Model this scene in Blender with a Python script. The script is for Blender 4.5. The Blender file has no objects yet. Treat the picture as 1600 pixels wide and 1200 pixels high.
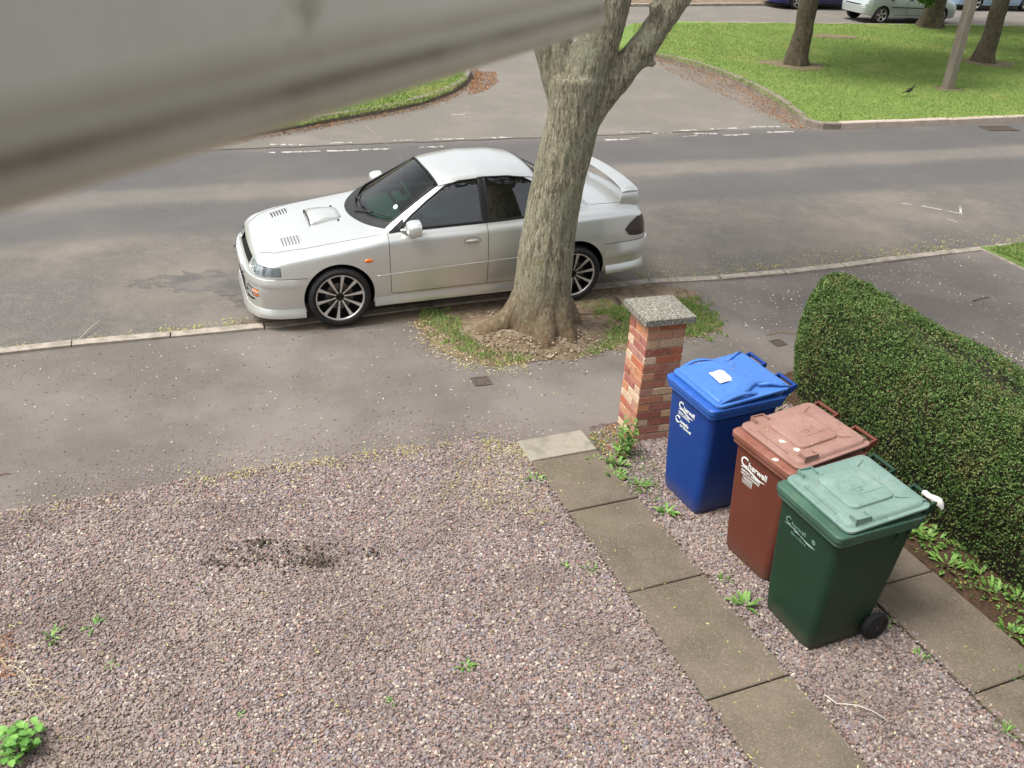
import bpy, bmesh, math, random
import numpy as np
from mathutils import Vector, Matrix
random.seed(7); RNG = np.random.default_rng(11)
S = bpy.context.scene
C = S.collection
# ---------------------------------------------------------------- camera, sky, sun, exposure
FPX, PITCH, ROLL, CH = 1435.12, 0.5103, 0.0577, 4.2019
_f = np.array([0, math.cos(PITCH), -math.sin(PITCH)]); _r = np.array([1., 0, 0]); _u = np.cross(_r, _f)
CA = _r * math.cos(ROLL) + _u * math.sin(ROLL); CU = -_r * math.sin(ROLL) + _u * math.cos(ROLL)
cam_d = bpy.data.cameras.new('camera'); cam = bpy.data.objects.new('camera', cam_d); C.objects.link(cam)
cam.matrix_world = Matrix(((CA[0], CU[0], -_f[0], 0), (CA[1], CU[1], -_f[1], 0), (CA[2], CU[2], -_f[2], CH), (0, 0, 0, 1)))
cam_d.sensor_width = 36; cam_d.lens = FPX / 1600 * 36; cam_d.clip_start = .02; cam_d.clip_end = 500
cam_d.dof.use_dof = True; cam_d.dof.focus_distance = 8.0; cam_d.dof.aperture_fstop = 10.0
S.camera = cam
SUN_EL, SUN_AZ = math.radians(62), math.radians(-112)      # azimuth measured from +Y towards +X
W = bpy.data.worlds.new("World"); S.world = W; W.use_nodes = True
nt = W.node_tree; nt.nodes.clear()
sky = nt.nodes.new('ShaderNodeTexSky'); sky.sky_type = 'NISHITA'; sky.sun_disc = False
sky.sun_elevation = SUN_EL; sky.sun_rotation = SUN_AZ; sky.dust_density = 4; sky.air_density = 1.2; sky.ozone_density = 1
hs = nt.nodes.new('ShaderNodeHueSaturation'); hs.inputs['Saturation'].default_value = .2
bg = nt.nodes.new('ShaderNodeBackground'); bg.inputs['Strength'].default_value = .132
wo = nt.nodes.new('ShaderNodeOutputWorld')
nt.links.new(sky.outputs[0], hs.inputs['Color']); nt.links.new(hs.outputs[0], bg.inputs[0]); nt.links.new(bg.outputs[0], wo.inputs[0])
sd = bpy.data.lights.new('sun', 'SUN'); sd.energy = 1.9; sd.angle = math.radians(18); sd.color = (1, .95, .88)
sun = bpy.data.objects.new('sun', sd); C.objects.link(sun)
sdir = Vector((math.sin(SUN_AZ) * math.cos(SUN_EL), math.cos(SUN_AZ) * math.cos(SUN_EL), math.sin(SUN_EL)))
sun.rotation_euler = sdir.to_track_quat('Z', 'Y').to_euler()
S.view_settings.view_transform = 'Standard'; S.view_settings.look = 'None'; S.view_settings.gamma = 1
S.view_settings.exposure = 0.93
# ---------------------------------------------------------------- helpers
def G(px, py, z=0.):                      # a point of the photo's ground (1600 x 1200) as a place in the world
    d = _f + CA * (px - 800) / FPX - CU * (py - 600) / FPX
    t = (z - CH) / d[2]; return (d[0] * t, d[1] * t)
def lin(h):
    h = h.lstrip('#'); c = [int(h[i:i + 2], 16) / 255 for i in (0, 2, 4)]
    return tuple((x / 12.92 if x <= .04045 else ((x + .055) / 1.055) ** 2.4) for x in c) + (1,)
def col(c):
    if isinstance(c, str): return lin(c)
    if isinstance(c, (int, float)): return (c, c, c, 1)
    return tuple(c) + (1,) if len(c) == 3 else c
_mats = {}
def M(name, base, rough=.7, var=(), bump=(), metal=0, spec=.5, coat=0, island=None, trans=0, ior=1.45, emit=None, voro=None, brickrows=None, flake=0, sss=0, gen=None, bands=None, zband=None):
    if name in _mats: return _mats[name]
    m = bpy.data.materials.new(name); m.use_nodes = True; t = m.node_tree; N = t.nodes; L = t.links
    b = N['Principled BSDF']; b.inputs['Roughness'].default_value = rough; b.inputs['Metallic'].default_value = metal
    b.inputs['Specular IOR Level'].default_value = spec; b.inputs['Coat Weight'].default_value = coat; b.inputs['Coat Roughness'].default_value = .04
    b.inputs['Transmission Weight'].default_value = trans; b.inputs['IOR'].default_value = ior
    tc = N.new('ShaderNodeTexCoord'); src = tc.outputs['Object']
    def ramp(fac, stops):
        r = N.new('ShaderNodeValToRGB'); L.new(fac, r.inputs[0]); e = r.color_ramp.elements
        e[0].position = stops[0][0]; e[0].color = col(stops[0][1]); e[1].position = stops[1][0]; e[1].color = col(stops[1][1])
        for p, c in stops[2:]:
            x = e.new(p); x.color = col(c)
        return r.outputs[0]
    rgb = N.new('ShaderNodeRGB'); rgb.outputs[0].default_value = col(base); cur = rgb.outputs[0]
    if island:
        g = N.new('ShaderNodeNewGeometry'); r = N.new('ShaderNodeValToRGB'); L.new(g.outputs['Random Per Island'], r.inputs[0])
        r.color_ramp.interpolation = 'CONSTANT' if len(island) > 3 else 'LINEAR'
        e = r.color_ramp.elements; n = len(island)
        for i, c in enumerate(island):
            if i < 2: e[i].position = i / n if len(island) > 3 else i / (n - 1); e[i].color = col(c)
            else: x = e.new(i / n if len(island) > 3 else i / (n - 1)); x.color = col(c)
        cur = r.outputs[0]
    if voro:                               # (scale, [colours]) cell-coloured pattern
        v = N.new('ShaderNodeTexVoronoi'); v.inputs['Scale'].default_value = voro[0]; L.new(src, v.inputs['Vector'])
        sx = N.new('ShaderNodeSeparateColor'); L.new(v.outputs['Color'], sx.inputs[0])
        n = len(voro[1]); cur = ramp(sx.outputs[0], [(i / max(1, n - 1), c) for i, c in enumerate(voro[1])])
    for q in var:                          # (scale, colour, lo, hi, amount[, stretch])
        mp = N.new('ShaderNodeMapping'); L.new(src, mp.inputs[0])
        mp.inputs['Location'].default_value = (random.uniform(-9, 9), random.uniform(-9, 9), random.uniform(-9, 9))
        if len(q) > 5:
            mp.inputs['Scale'].default_value = q[5][:3]
            if len(q[5]) > 3: mp.inputs['Rotation'].default_value = (0, 0, q[5][3])
        no = N.new('ShaderNodeTexNoise'); no.inputs['Scale'].default_value = q[0]; no.inputs['Detail'].default_value = 6; no.inputs['Roughness'].default_value = .62
        L.new(mp.outputs[0], no.inputs['Vector'])
        f = ramp(no.outputs[0], [(q[2], 0), (q[3], q[4])])
        mx = N.new('ShaderNodeMix'); mx.data_type = 'RGBA'; L.new(f, mx.inputs[0]); L.new(cur, mx.inputs[6]); mx.inputs[7].default_value = col(q[1]); cur = mx.outputs[2]
    if bands:                              # (angle, origin offset, [(pos m, colour, width m, amount)]) lengthwise darker and paler bands
        ang, items = bands
        sp = N.new('ShaderNodeSeparateXYZ'); mp = N.new('ShaderNodeMapping'); mp.vector_type = 'TEXTURE'
        mp.inputs['Rotation'].default_value = (0, 0, ang); L.new(src, mp.inputs[0]); L.new(mp.outputs[0], sp.inputs[0])
        no = N.new('ShaderNodeTexNoise'); no.inputs['Scale'].default_value = .5; no.inputs['Detail'].default_value = 8; L.new(src, no.inputs['Vector'])
        ad = N.new('ShaderNodeMath'); ad.operation = 'MULTIPLY_ADD'; L.new(no.outputs[0], ad.inputs[0]); ad.inputs[1].default_value = .4; L.new(sp.outputs[1], ad.inputs[2])
        for pos, c, w, am in items:
            s1 = N.new('ShaderNodeMath'); s1.operation = 'SUBTRACT'; L.new(ad.outputs[0], s1.inputs[0]); s1.inputs[1].default_value = pos + .2
            s2 = N.new('ShaderNodeMath'); s2.operation = 'ABSOLUTE'; L.new(s1.outputs[0], s2.inputs[0])
            mr = N.new('ShaderNodeMapRange'); mr.interpolation_type = 'SMOOTHSTEP'; L.new(s2.outputs[0], mr.inputs[0])
            mr.inputs[1].default_value = w * .55; mr.inputs[2].default_value = w * 1.25; mr.inputs[3].default_value = am; mr.inputs[4].default_value = 0
            mx = N.new('ShaderNodeMix'); mx.data_type = 'RGBA'; L.new(mr.outputs[0], mx.inputs[0]); L.new(cur, mx.inputs[6]); mx.inputs[7].default_value = col(c); cur = mx.outputs[2]
    for zband in ([] if not zband else zband if isinstance(zband[0], tuple) else [zband]):   # dirt lying in a line at a given height: (z, half width, colour, amount)
        sp = N.new('ShaderNodeSeparateXYZ'); L.new(src, sp.inputs[0])
        n1 = N.new('ShaderNodeTexNoise'); n1.inputs['Scale'].default_value = 22; n1.inputs['Detail'].default_value = 5; L.new(src, n1.inputs['Vector'])
        s1 = N.new('ShaderNodeMath'); s1.operation = 'SUBTRACT'; L.new(sp.outputs[2], s1.inputs[0]); s1.inputs[1].default_value = zband[0]
        s2 = N.new('ShaderNodeMath'); s2.operation = 'ABSOLUTE'; L.new(s1.outputs[0], s2.inputs[0])
        mr = N.new('ShaderNodeMapRange'); mr.interpolation_type = 'SMOOTHSTEP'; L.new(s2.outputs[0], mr.inputs[0]); mr.inputs[1].default_value = 0; mr.inputs[2].default_value = zband[1]; mr.inputs[3].default_value = 1; mr.inputs[4].default_value = 0
        m2 = N.new('ShaderNodeMapRange'); L.new(n1.outputs[0], m2.inputs[0]); m2.inputs[1].default_value = .3; m2.inputs[2].default_value = .65; m2.inputs[3].default_value = .55; m2.inputs[4].default_value = zband[3]
        mu = N.new('ShaderNodeMath'); mu.operation = 'MULTIPLY'; L.new(mr.outputs[0], mu.inputs[0]); L.new(m2.outputs[0], mu.inputs[1])
        mx = N.new('ShaderNodeMix'); mx.data_type = 'RGBA'; L.new(mu.outputs[0], mx.inputs[0]); L.new(cur, mx.inputs[6]); mx.inputs[7].default_value = col(zband[2]); cur = mx.outputs[2]
    L.new(cur, b.inputs['Base Color'])
    last = None
    for q in bump:                         # (scale, strength, distance[, stretch])
        mp = N.new('ShaderNodeMapping'); L.new(src, mp.inputs[0])
        if len(q) > 3: mp.inputs['Scale'].default_value = q[3]
        no = N.new('ShaderNodeTexNoise'); no.inputs['Scale'].default_value = q[0]; no.inputs['Detail'].default_value = 5; no.inputs['Roughness'].default_value = .6
        L.new(mp.outputs[0], no.inputs['Vector'])
        bp = N.new('ShaderNodeBump'); bp.inputs['Strength'].default_value = q[1]; bp.inputs['Distance'].default_value = q[2]
        L.new(no.outputs[0], bp.inputs['Height'])
        if last: L.new(last, bp.inputs['Normal'])
        last = bp.outputs[0]
    if brickrows:                          # fine horizontal grooves
        wv = N.new('ShaderNodeTexWave'); wv.bands_direction = 'Z'; wv.inputs['Scale'].default_value = brickrows; wv.inputs['Distortion'].default_value = .6
        L.new(src, wv.inputs['Vector'])
        bp = N.new('ShaderNodeBump'); bp.inputs['Strength'].default_value = .5; bp.inputs['Distance'].default_value = .004; L.new(wv.outputs['Fac'], bp.inputs['Height'])
        if last: L.new(last, bp.inputs['Normal'])
        last = bp.outputs[0]
    if last: L.new(last, b.inputs['Normal'])
    if emit: b.inputs['Emission Color'].default_value = col(emit[0]); b.inputs['Emission Strength'].default_value = emit[1]
    _mats[name] = m; return m
def tag(o, label=None, cat=None, group=None, kind=None):
    if label: o['label'] = label
    if cat: o['category'] = cat
    if group: o['group'] = group
    if kind: o['kind'] = kind
    return o
def empty(name, loc, rz=0, label=None, cat=None, group=None):
    o = bpy.data.objects.new(name, None); C.objects.link(o); o.empty_display_size = .1
    o.location = loc; o.rotation_euler = (0, 0, rz); return tag(o, label, cat, group)
def mesh_obj(name, verts, faces, mats, parent=None, smooth=False, angle=None, midx=None):
    me = bpy.data.meshes.new(name); me.from_pydata([tuple(map(float, v)) for v in verts], [], [tuple(map(int, f)) for f in faces])
    if not isinstance(mats, (list, tuple)): mats = [mats]
    for m in mats: me.materials.append(m)
    if midx is not None: me.polygons.foreach_set('material_index', midx)
    me.validate(); me.update()
    if smooth: me.polygons.foreach_set('use_smooth', [True] * len(me.polygons))
    if angle: me.set_sharp_from_angle(angle=math.radians(angle))
    o = bpy.data.objects.new(name, me); C.objects.link(o)
    if parent: o.parent = parent
    return o
def np_obj(name, verts, faces, mats, parent=None, smooth=False):        # verts (n,3), faces (m,k) all the same size: fast
    me = bpy.data.meshes.new(name); n, k = faces.shape
    me.vertices.add(len(verts)); me.vertices.foreach_set('co', np.ascontiguousarray(verts, np.float32).ravel())
    me.loops.add(n * k); me.loops.foreach_set('vertex_index', np.ascontiguousarray(faces, np.int32).ravel())
    me.polygons.add(n); me.polygons.foreach_set('loop_start', np.arange(0, n * k, k, dtype=np.int32))
    me.polygons.foreach_set('use_smooth', np.full(n, smooth)); me.update(calc_edges=True)
    for m in (mats if isinstance(mats, (list, tuple)) else [mats]): me.materials.append(m)
    o = bpy.data.objects.new(name, me); C.objects.link(o)
    if parent: o.parent = parent
    return o
class MB:                                  # mesh builder
    def __init__(s): s.v = []; s.f = []; s.m = []
    def add(s, vs, fs, m=0):
        b = len(s.v); s.v += [tuple(map(float, v)) for v in vs]; s.f += [tuple(i + b for i in f) for f in fs]; s.m += [m] * len(fs)
    def box(s, a, b, m=0, M_=None):
        x0, y0, z0 = a; x1, y1, z1 = b
        vs = [(x0, y0, z0), (x1, y0, z0), (x1, y1, z0), (x0, y1, z0), (x0, y0, z1), (x1, y0, z1), (x1, y1, z1), (x0, y1, z1)]
        if M_ is not None: vs = [tuple(M_ @ Vector(v)) for v in vs]
        s.add(vs, [(0, 3, 2, 1), (4, 5, 6, 7), (0, 1, 5, 4), (1, 2, 6, 5), (2, 3, 7, 6), (3, 0, 4, 7)], m)
    def loft(s, rings, m=0, cap0=True, cap1=True, closed=True):
        n = len(rings[0]); vs = [p for r in rings for p in r]; fs = []
        for i in range(len(rings) - 1):
            for j in range(n if closed else n - 1):
                k = (j + 1) % n; fs.append((i * n + j, i * n + k, (i + 1) * n + k, (i + 1) * n + j))
        if cap0: fs.append(tuple(range(n))[::-1])
        if cap1: fs.append(tuple(range((len(rings) - 1) * n, len(rings) * n)))
        s.add(vs, fs, m)
    def tube(s, pts, r, n=8, m=0, closed=False, caps=True):
        P = [Vector(p) for p in pts]; R_ = r if isinstance(r, (list, tuple)) else [r] * len(P)
        rings = []; prev = None; K = len(P)
        for i, p in enumerate(P):
            t = (P[(i + 1) % K] - P[i - 1]) if closed else (P[min(i + 1, K - 1)] - P[max(i - 1, 0)])
            if t.length < 1e-9: t = Vector((0, 0, 1))
            t.normalize()
            if prev is None:
                a = Vector((0, 0, 1)) if abs(t.z) < .9 else Vector((1, 0, 0)); x = t.cross(a).normalized()
            else:
                x = prev - t * prev.dot(t)
                x = x.normalized() if x.length > 1e-6 else t.cross(Vector((0, 0, 1))).normalized()
            prev = x; y = t.cross(x)
            rings.append([p + (x * math.cos(2 * math.pi * k / n) + y * math.sin(2 * math.pi * k / n)) * R_[i] for k in range(n)])
        if closed: rings.append(rings[0]); s.loft(rings, m, False, False)
        else: s.loft(rings, m, caps, caps)
    def lathe(s, prof, n=32, m=0, axis='y', off=(0, 0, 0), cap0=False, cap1=False):    # prof: (along axis, radius)
        rings = []
        for a, r in prof:
            ring = []
            for k in range(n):
                c, q = math.cos(2 * math.pi * k / n) * r, math.sin(2 * math.pi * k / n) * r
                p = {'y': (c, a, q), 'x': (a, c, q), 'z': (c, q, a)}[axis]
                ring.append((p[0] + off[0], p[1] + off[1], p[2] + off[2]))
            rings.append(ring)
        s.loft(rings, m, cap0, cap1)
    def build(s, name, mats, parent=None, smooth=False, angle=None, bevel=0, seg=2):
        o = mesh_obj(name, s.v, s.f, mats, parent, smooth, None, s.m)
        bm = bmesh.new(); bm.from_mesh(o.data); bmesh.ops.recalc_face_normals(bm, faces=bm.faces)
        if bevel:
            es = [e for e in bm.edges if len(e.link_faces) == 2 and e.calc_face_angle(0) > math.radians(30)]
            bmesh.ops.bevel(bm, geom=es, offset=bevel, segments=seg, profile=.5, affect='EDGES', clamp_overlap=True)
        bm.to_mesh(o.data); bm.free()
        if smooth and (angle or bevel): o.data.set_sharp_from_angle(angle=math.radians(angle or 40))
        return o
def tess(pts):
    from mathutils.geometry import tessellate_polygon
    return tessellate_polygon([[Vector((p[0], p[1], 0)) for p in pts]])
def sheet(name, pts, z, mat, depth=0, wob=0, parent=None):         # flat polygon with an optional skirt and a wobbly edge
    P = []
    for i, p in enumerate(pts):
        q = pts[(i + 1) % len(pts)]; d = math.hypot(q[0] - p[0], q[1] - p[1]); n = max(1, int(d / .06)) if wob else 1
        for k in range(n):
            t = k / n; P.append((p[0] + (q[0] - p[0]) * t + random.uniform(-wob, wob), p[1] + (q[1] - p[1]) * t + random.uniform(-wob, wob)))
    n = len(P); vs = [(x, y, z) for x, y in P]; fs = [tuple(f) for f in tess(P)]
    ar = sum(P[i][0] * P[(i + 1) % n][1] - P[(i + 1) % n][0] * P[i][1] for i in range(n))
    out = []
    for f in fs:
        a, b, c = (P[i] for i in f)
        cr = (b[0] - a[0]) * (c[1] - a[1]) - (b[1] - a[1]) * (c[0] - a[0]); out.append(f if cr > 0 else f[::-1])
    if depth:
        vs += [(x, y, z - depth) for x, y in P]
        for i in range(n):
            k = (i + 1) % n; out.append((i, i + n, k + n, k) if ar > 0 else (k, k + n, i + n, i))
    return mesh_obj(name, vs, out, mat, parent)
def inpoly(x, y, pts):
    p = np.array(pts); x = np.asarray(x); r = np.zeros(x.shape, bool); j = len(p) - 1
    for i in range(len(p)):
        c = ((p[i, 1] > y) != (p[j, 1] > y)) & (x < (p[j, 0] - p[i, 0]) * (y - p[i, 1]) / (p[j, 1] - p[i, 1] + 1e-12) + p[i, 0])
        r ^= c; j = i
    return r
def scatter(pts, n):
    p = np.array(pts); lo, hi = p.min(0), p.max(0); out = np.zeros((0, 2))
    while len(out) < n:
        q = RNG.uniform(lo, hi, (n * 2, 2)); out = np.vstack([out, q[inpoly(q[:, 0], q[:, 1], pts)]])
    return out[:n]
def rotmats(n, tilt=None):
    a = RNG.uniform(0, 2 * np.pi, n)
    if tilt is None: b = np.arccos(RNG.uniform(-1, 1, n))
    else: b = RNG.normal(0, tilt, n)
    c = RNG.uniform(0, 2 * np.pi, n)
    def Rz(t): o = np.zeros((n, 3, 3)); o[:, 0, 0] = o[:, 1, 1] = np.cos(t); o[:, 0, 1] = -np.sin(t); o[:, 1, 0] = np.sin(t); o[:, 2, 2] = 1; return o
    def Rx(t): o = np.zeros((n, 3, 3)); o[:, 1, 1] = o[:, 2, 2] = np.cos(t); o[:, 1, 2] = -np.sin(t); o[:, 2, 1] = np.sin(t); o[:, 0, 0] = 1; return o
    return Rz(a) @ Rx(b) @ Rz(c)
def scatter_mesh(name, pos, base_v, base_f, scale, mat, tilt=None, jit=0., parent=None, smooth=False, squash=None, R=None):
    n = len(pos); bv = np.array(base_v, float); bf = np.array(base_f); k = len(bv)
    V = np.repeat(bv[None], n, 0)
    if jit: V = V * (1 + RNG.uniform(-jit, jit, V.shape))
    if squash is not None: V = V * squash
    V = V * np.asarray(scale).reshape(n, 1, -1)
    if R is None: R = rotmats(n, tilt)
    V = np.einsum('nij,nkj->nki', R, V) + np.asarray(pos)[:, None, :]
    F_ = bf[None] + (np.arange(n) * k)[:, None, None]
    return np_obj(name, V.reshape(-1, 3), F_.reshape(-1, bf.shape[1]), mat, parent, smooth)
OCT_V = [(1, 0, 0), (-1, 0, 0), (0, 1, 0), (0, -1, 0), (0, 0, .8), (0, 0, -.8)]
CUB_V = [(-1, -1, -.8), (1, -1, -.8), (1, 1, -.8), (-1, 1, -.8), (-.75, -.75, .8), (.75, -.75, .8), (.75, .75, .8), (-.75, .75, .8)]
CUB_F = [(0, 3, 2, 1), (4, 5, 6, 7), (0, 1, 5, 4), (1, 2, 6, 5), (2, 3, 7, 6), (3, 0, 4, 7)]
LEAF_V = [(-1, 0, 0), (0, -.45, .12), (1, 0, 0), (0, .45, .12)]
LEAF_F = [(0, 1, 2, 3)]
def poly_dist(p, line):                    # distance of points to a polyline
    d = np.full(len(p), 1e9)
    for a, b in zip(line[:-1], line[1:]):
        a = np.array(a); b = np.array(b); ab = b - a; t = np.clip(((p - a) @ ab) / (ab @ ab), 0, 1)
        d = np.minimum(d, np.linalg.norm(p - (a + t[:, None] * ab), axis=1))
    return d
def loop_copy(o, parent=None, loc=None, rz=None):
    c = o.copy(); C.objects.link(c); c.parent = parent
    if loc is not None: c.location = loc
    if rz is not None: c.rotation_euler = (0, 0, rz)
    for ch in list(o.children): loop_copy(ch, c)
    return c
def rrect(x0, x1, y0, y1, r, z, n=6):      # rounded rectangle ring
    out = []
    for cx, cy, a0 in ((x1 - r, y1 - r, 0), (x0 + r, y1 - r, 90), (x0 + r, y0 + r, 180), (x1 - r, y0 + r, 270)):
        for k in range(n + 1):
            a = math.radians(a0 + 90 * k / n); out.append((cx + r * math.cos(a), cy + r * math.sin(a), z if not callable(z) else z(cx + r * math.cos(a), cy + r * math.sin(a))))
    return out
def text_mesh(name, s, size, mat, mtx, parent, ext=.0012, align='LEFT', bold=0, shear=0, spacing=1):
    cu = bpy.data.curves.new(name, 'FONT'); cu.body = s; cu.size = size; cu.extrude = ext; cu.align_x = align; cu.offset = bold; cu.shear = shear; cu.space_character = spacing
    cu.resolution_u = 4
    o = bpy.data.objects.new(name, cu); C.objects.link(o); dg = bpy.context.evaluated_depsgraph_get(); dg.update()
    me = bpy.data.meshes.new_from_object(o.evaluated_get(dg)); bpy.data.objects.remove(o)
    me.transform(mtx); me.materials.clear(); me.materials.append(mat)
    r = bpy.data.objects.new(name, me); C.objects.link(r); r.parent = parent; return r
# ---------------------------------------------------------------- the setting
ZR, ZF = -.045, .075                      # road level, far lawn level; pavement and yard are at 0
YG = np.array([.478, 5.554]); YA = -1.157; YU = np.array([math.cos(YA), math.sin(YA)]); YV = np.array([-YU[1], YU[0]])
def Y(s, t): p = YG + YU * s + YV * t; return (p[0], p[1])      # yard frame: s towards the house, t across to the right
RA = .36; RU = np.array([math.cos(RA), math.sin(RA)]); RV = np.array([-RU[1], RU[0]])
def Rd(a, b): p = RU * a + RV * b; return (p[0], p[1])           # road frame: a along the road, b across it
SPECK = ['#3f3d3b', '#4f4c49', '#5d5955', '#6b6661', '#77726c', '#8b867e']
m_ground = M('soil_ground', '#4d463c', .95, [(3, '#2f2a22', .4, .6, .6)], [(40, .6, .02)])
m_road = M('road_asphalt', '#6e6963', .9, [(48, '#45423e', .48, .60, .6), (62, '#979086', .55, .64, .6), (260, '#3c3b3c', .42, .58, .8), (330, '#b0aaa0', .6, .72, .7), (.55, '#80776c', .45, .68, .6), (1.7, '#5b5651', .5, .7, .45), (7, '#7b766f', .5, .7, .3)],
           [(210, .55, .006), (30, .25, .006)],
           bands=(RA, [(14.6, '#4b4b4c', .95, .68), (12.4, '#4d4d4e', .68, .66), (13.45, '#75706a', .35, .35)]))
m_side = M('side_road_asphalt', '#7a7469', .9, [(42, '#504b45', .48, .60, .6), (55, '#a39c91', .55, .64, .55), (230, '#4a4846', .42, .58, .75), (300, '#bdb8ae', .58, .7, .7), (.6, '#827c74', .45, .66, .5), (2.2, '#66625e', .5, .7, .4)], [(190, .6, .006)])
m_pave = M('pavement_tarmac', '#706a66', .92, [(60, '#564d45', .48, .60, .6), (85, '#9a8f82', .55, .64, .55), (140, '#4d453e', .5, .6, .5), (16, '#63594f', .5, .7, .25), (300, '#45423f', .42, .58, .6), (380, '#a39d93', .6, .72, .5), (.7, '#7c756f', .42, .62, .7), (1.1, '#5f5853', .52, .7, .6), (4, '#645c55', .5, .75, .4)], [(240, .5, .005), (12, .2, .01)])
m_kerb = M('kerb_concrete', '#a0968a', .88, [(9, '#6d675d', .42, .62, .7), (150, '#a9a295', .5, .66, .5), (60, '#5a554c', .58, .7, .5)], [(120, .5, .004)])
m_kerb_new = M('kerb_pink_concrete', '#b3a498', .86, [(6, '#94897d', .42, .62, .5), (120, '#b0a598', .5, .66, .3)], [(100, .4, .004)])
m_soil = M('bare_soil', '#796a59', .97, [(14, '#54432f', .42, .6, .8), (60, '#8f7b62', .5, .65, .6), (4, '#8a7c6a', .5, .65, .6)], [(50, .8, .02), (160, .5, .006)])
m_lawn = M('lawn_grass', '#6a7f3c', .95, [(.8, '#83974c', .45, .65, .75), (3.5, '#557a2c', .45, .62, .6), (.5, '#8c8a4e', .56, .72, .6), (22, '#4d7028', .5, .62, .5), (90, '#7fa046', .52, .66, .5)], [(60, .9, .03), (18, .6, .04)])
m_gbed = M('gravel_bed', '#594f4a', .95, [(30, '#3c3530', .42, .6, .8)], [(60, .8, .01)], voro=(58, ['#4b403c', '#74655f', '#5f524e', '#8c7f78']))
m_slab = M('paving_concrete', '#6a6054', .9, [(3.2, '#544c40', .40, .62, .85), (.9, '#786d5f', .45, .65, .6), (1.6, '#5d5d42', .56, .72, .5), (90, '#978c7c', .52, .64, .5), (110, '#4f473b', .52, .64, .5), (40, '#655a4a', .5, .62, .4), (11, '#605b4c', .5, .66, .4)], [(180, .5, .004), (8, .2, .01)])
m_slab_pale = M('paving_pale', '#8f897c', .9, [(6, '#6e6a5c', .44, .62, .7), (190, '#b4aea0', .52, .66, .5)], [(180, .6, .005)])
m_white = M('worn_white_paint', '#bdbab2', .8, [(9, '#7c7974', .46, .54, 1), (30, '#75716b', .5, .58, .9), (120, '#8e8b84', .5, .62, .6)], [(150, .4, .003)])

def struct(o): return tag(o, kind='structure')
struct(sheet('ground', [(-220, -60), (260, -60), (260, 260), (-220, 260)], -.16, m_ground))
# main road, side road and the far road are tarmac sheets
kerb_px = [(-420, 596), (-20, 547), (200, 525), (350, 513), (430, 505), (560, 488), (700, 470), (840, 455), (930, 445), (1010, 437), (1090, 434), (1170, 429), (1300, 415), (1400, 402), (1460, 394), (1530, 385), (1640, 376), (2000, 340)]
KL = [G(*p) for p in kerb_px]
far_b = 15.72                              # the give-way line runs along the far edge of the main road
fk = [G(1275, 200, ZR), G(1400, 197, ZR), G(1600, 190, ZR)]
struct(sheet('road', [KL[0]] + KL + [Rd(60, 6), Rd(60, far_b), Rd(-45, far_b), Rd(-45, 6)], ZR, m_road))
side = [Rd(-45, far_b), Rd(60, far_b), Rd(60, 80), Rd(-45, 80)]
struct(sheet('side_road', side, ZR - .001, m_side))
# pavement and yard level
pv = KL[:]
yard = pv + [(40, 12), (40, -30), (-30, -30), (-30, 1)]
struct(sheet('pavement', yard, 0, m_pave, .12))
# far grass island (right) and grass corner (left)
isl_px = [(1020, 90), (1060, 97), (1120, 115), (1160, 133), (1200, 152), (1225, 170), (1243, 185), (1256, 195), (1266, 201), (1295, 203), (1400, 199), (1600, 191), (1760, 186)]
isl = [G(x, y, ZR) for x, y in isl_px]
far_edge = [G(x, y, ZF) for x, y in ((2050, 50), (1600, 40), (1400, 37), (1200, 35), (1060, 33), (990, 36), (960, 50), (965, 70), (990, 83))]
corner_px = [(-300, 330), (120, 262), (330, 224), (440, 205), (520, 190), (600, 177), (655, 165), (700, 149), (725, 136), (737, 122), (735, 108), (700, 90)]
cor = [G(x, y, ZR) for x, y in corner_px]
def inset(line, d, side=1):
    out = []
    for i, p in enumerate(line):
        a = np.array(line[max(i - 1, 0)]); b = np.array(line[min(i + 1, len(line) - 1)]); t = (b - a) / np.linalg.norm(b - a)
        out.append((p[0] - t[1] * d * side, p[1] + t[0] * d * side))
    return out
def resample(line, step):
    L_ = [np.array(p) for p in line]; out = [L_[0]]; 
    for a, b in zip(L_[:-1], L_[1:]):
        n = max(1, int(round(np.linalg.norm(b - a) / step)))
        for k in range(1, n + 1): out.append(a + (b - a) * k / n)
    return out
def smooth_line(line, it=2):
    for _ in range(it):
        o = [line[0]]
        for a, b in zip(line[:-1], line[1:]):
            o += [(a[0] * .75 + b[0] * .25, a[1] * .75 + b[1] * .25), (a[0] * .25 + b[0] * .75, a[1] * .25 + b[1] * .75)]
        line = o + [line[-1]]
    return line
def kerb(name, line, width, z0, z1, mat, side=1, step=.9, gap=.008):
    """a row of kerb stones following a line"""
    mb = MB(); L_ = [np.array(p) for p in line]; ds = [0]
    for a, b in zip(L_[:-1], L_[1:]): ds.append(ds[-1] + np.linalg.norm(b - a))
    xs = [p[0] for p in L_]; ys = [p[1] for p in L_]
    def at(d): return np.array([np.interp(d, ds, xs), np.interp(d, ds, ys)])
    d = 0
    while d < ds[-1] - .1:
        e = min(d + step, ds[-1]); a, b = at(d + gap), at(e - gap); t = (b - a) / np.linalg.norm(b - a); n = np.array([-t[1], t[0]]) * width * side
        j = random.uniform(-.006, .006); k = random.uniform(-.008, .008); ch = .018
        prof = [(0, z0), (0, z1 - ch + j), (.12, z1 + j), (1, z1 + j), (1, z0)]
        r0 = [(*(a + n * u), z) for u, z in prof]; r1 = [(*(b + n * u), z + k * (z > z0)) for u, z in prof]
        if side < 0: pass
        mb.loft([r0, r1]); d = e
    return struct(mb.build(name, mat))
_il = smooth_line(isl); _k = int(len(_il) * 9.6 / 13)
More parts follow.
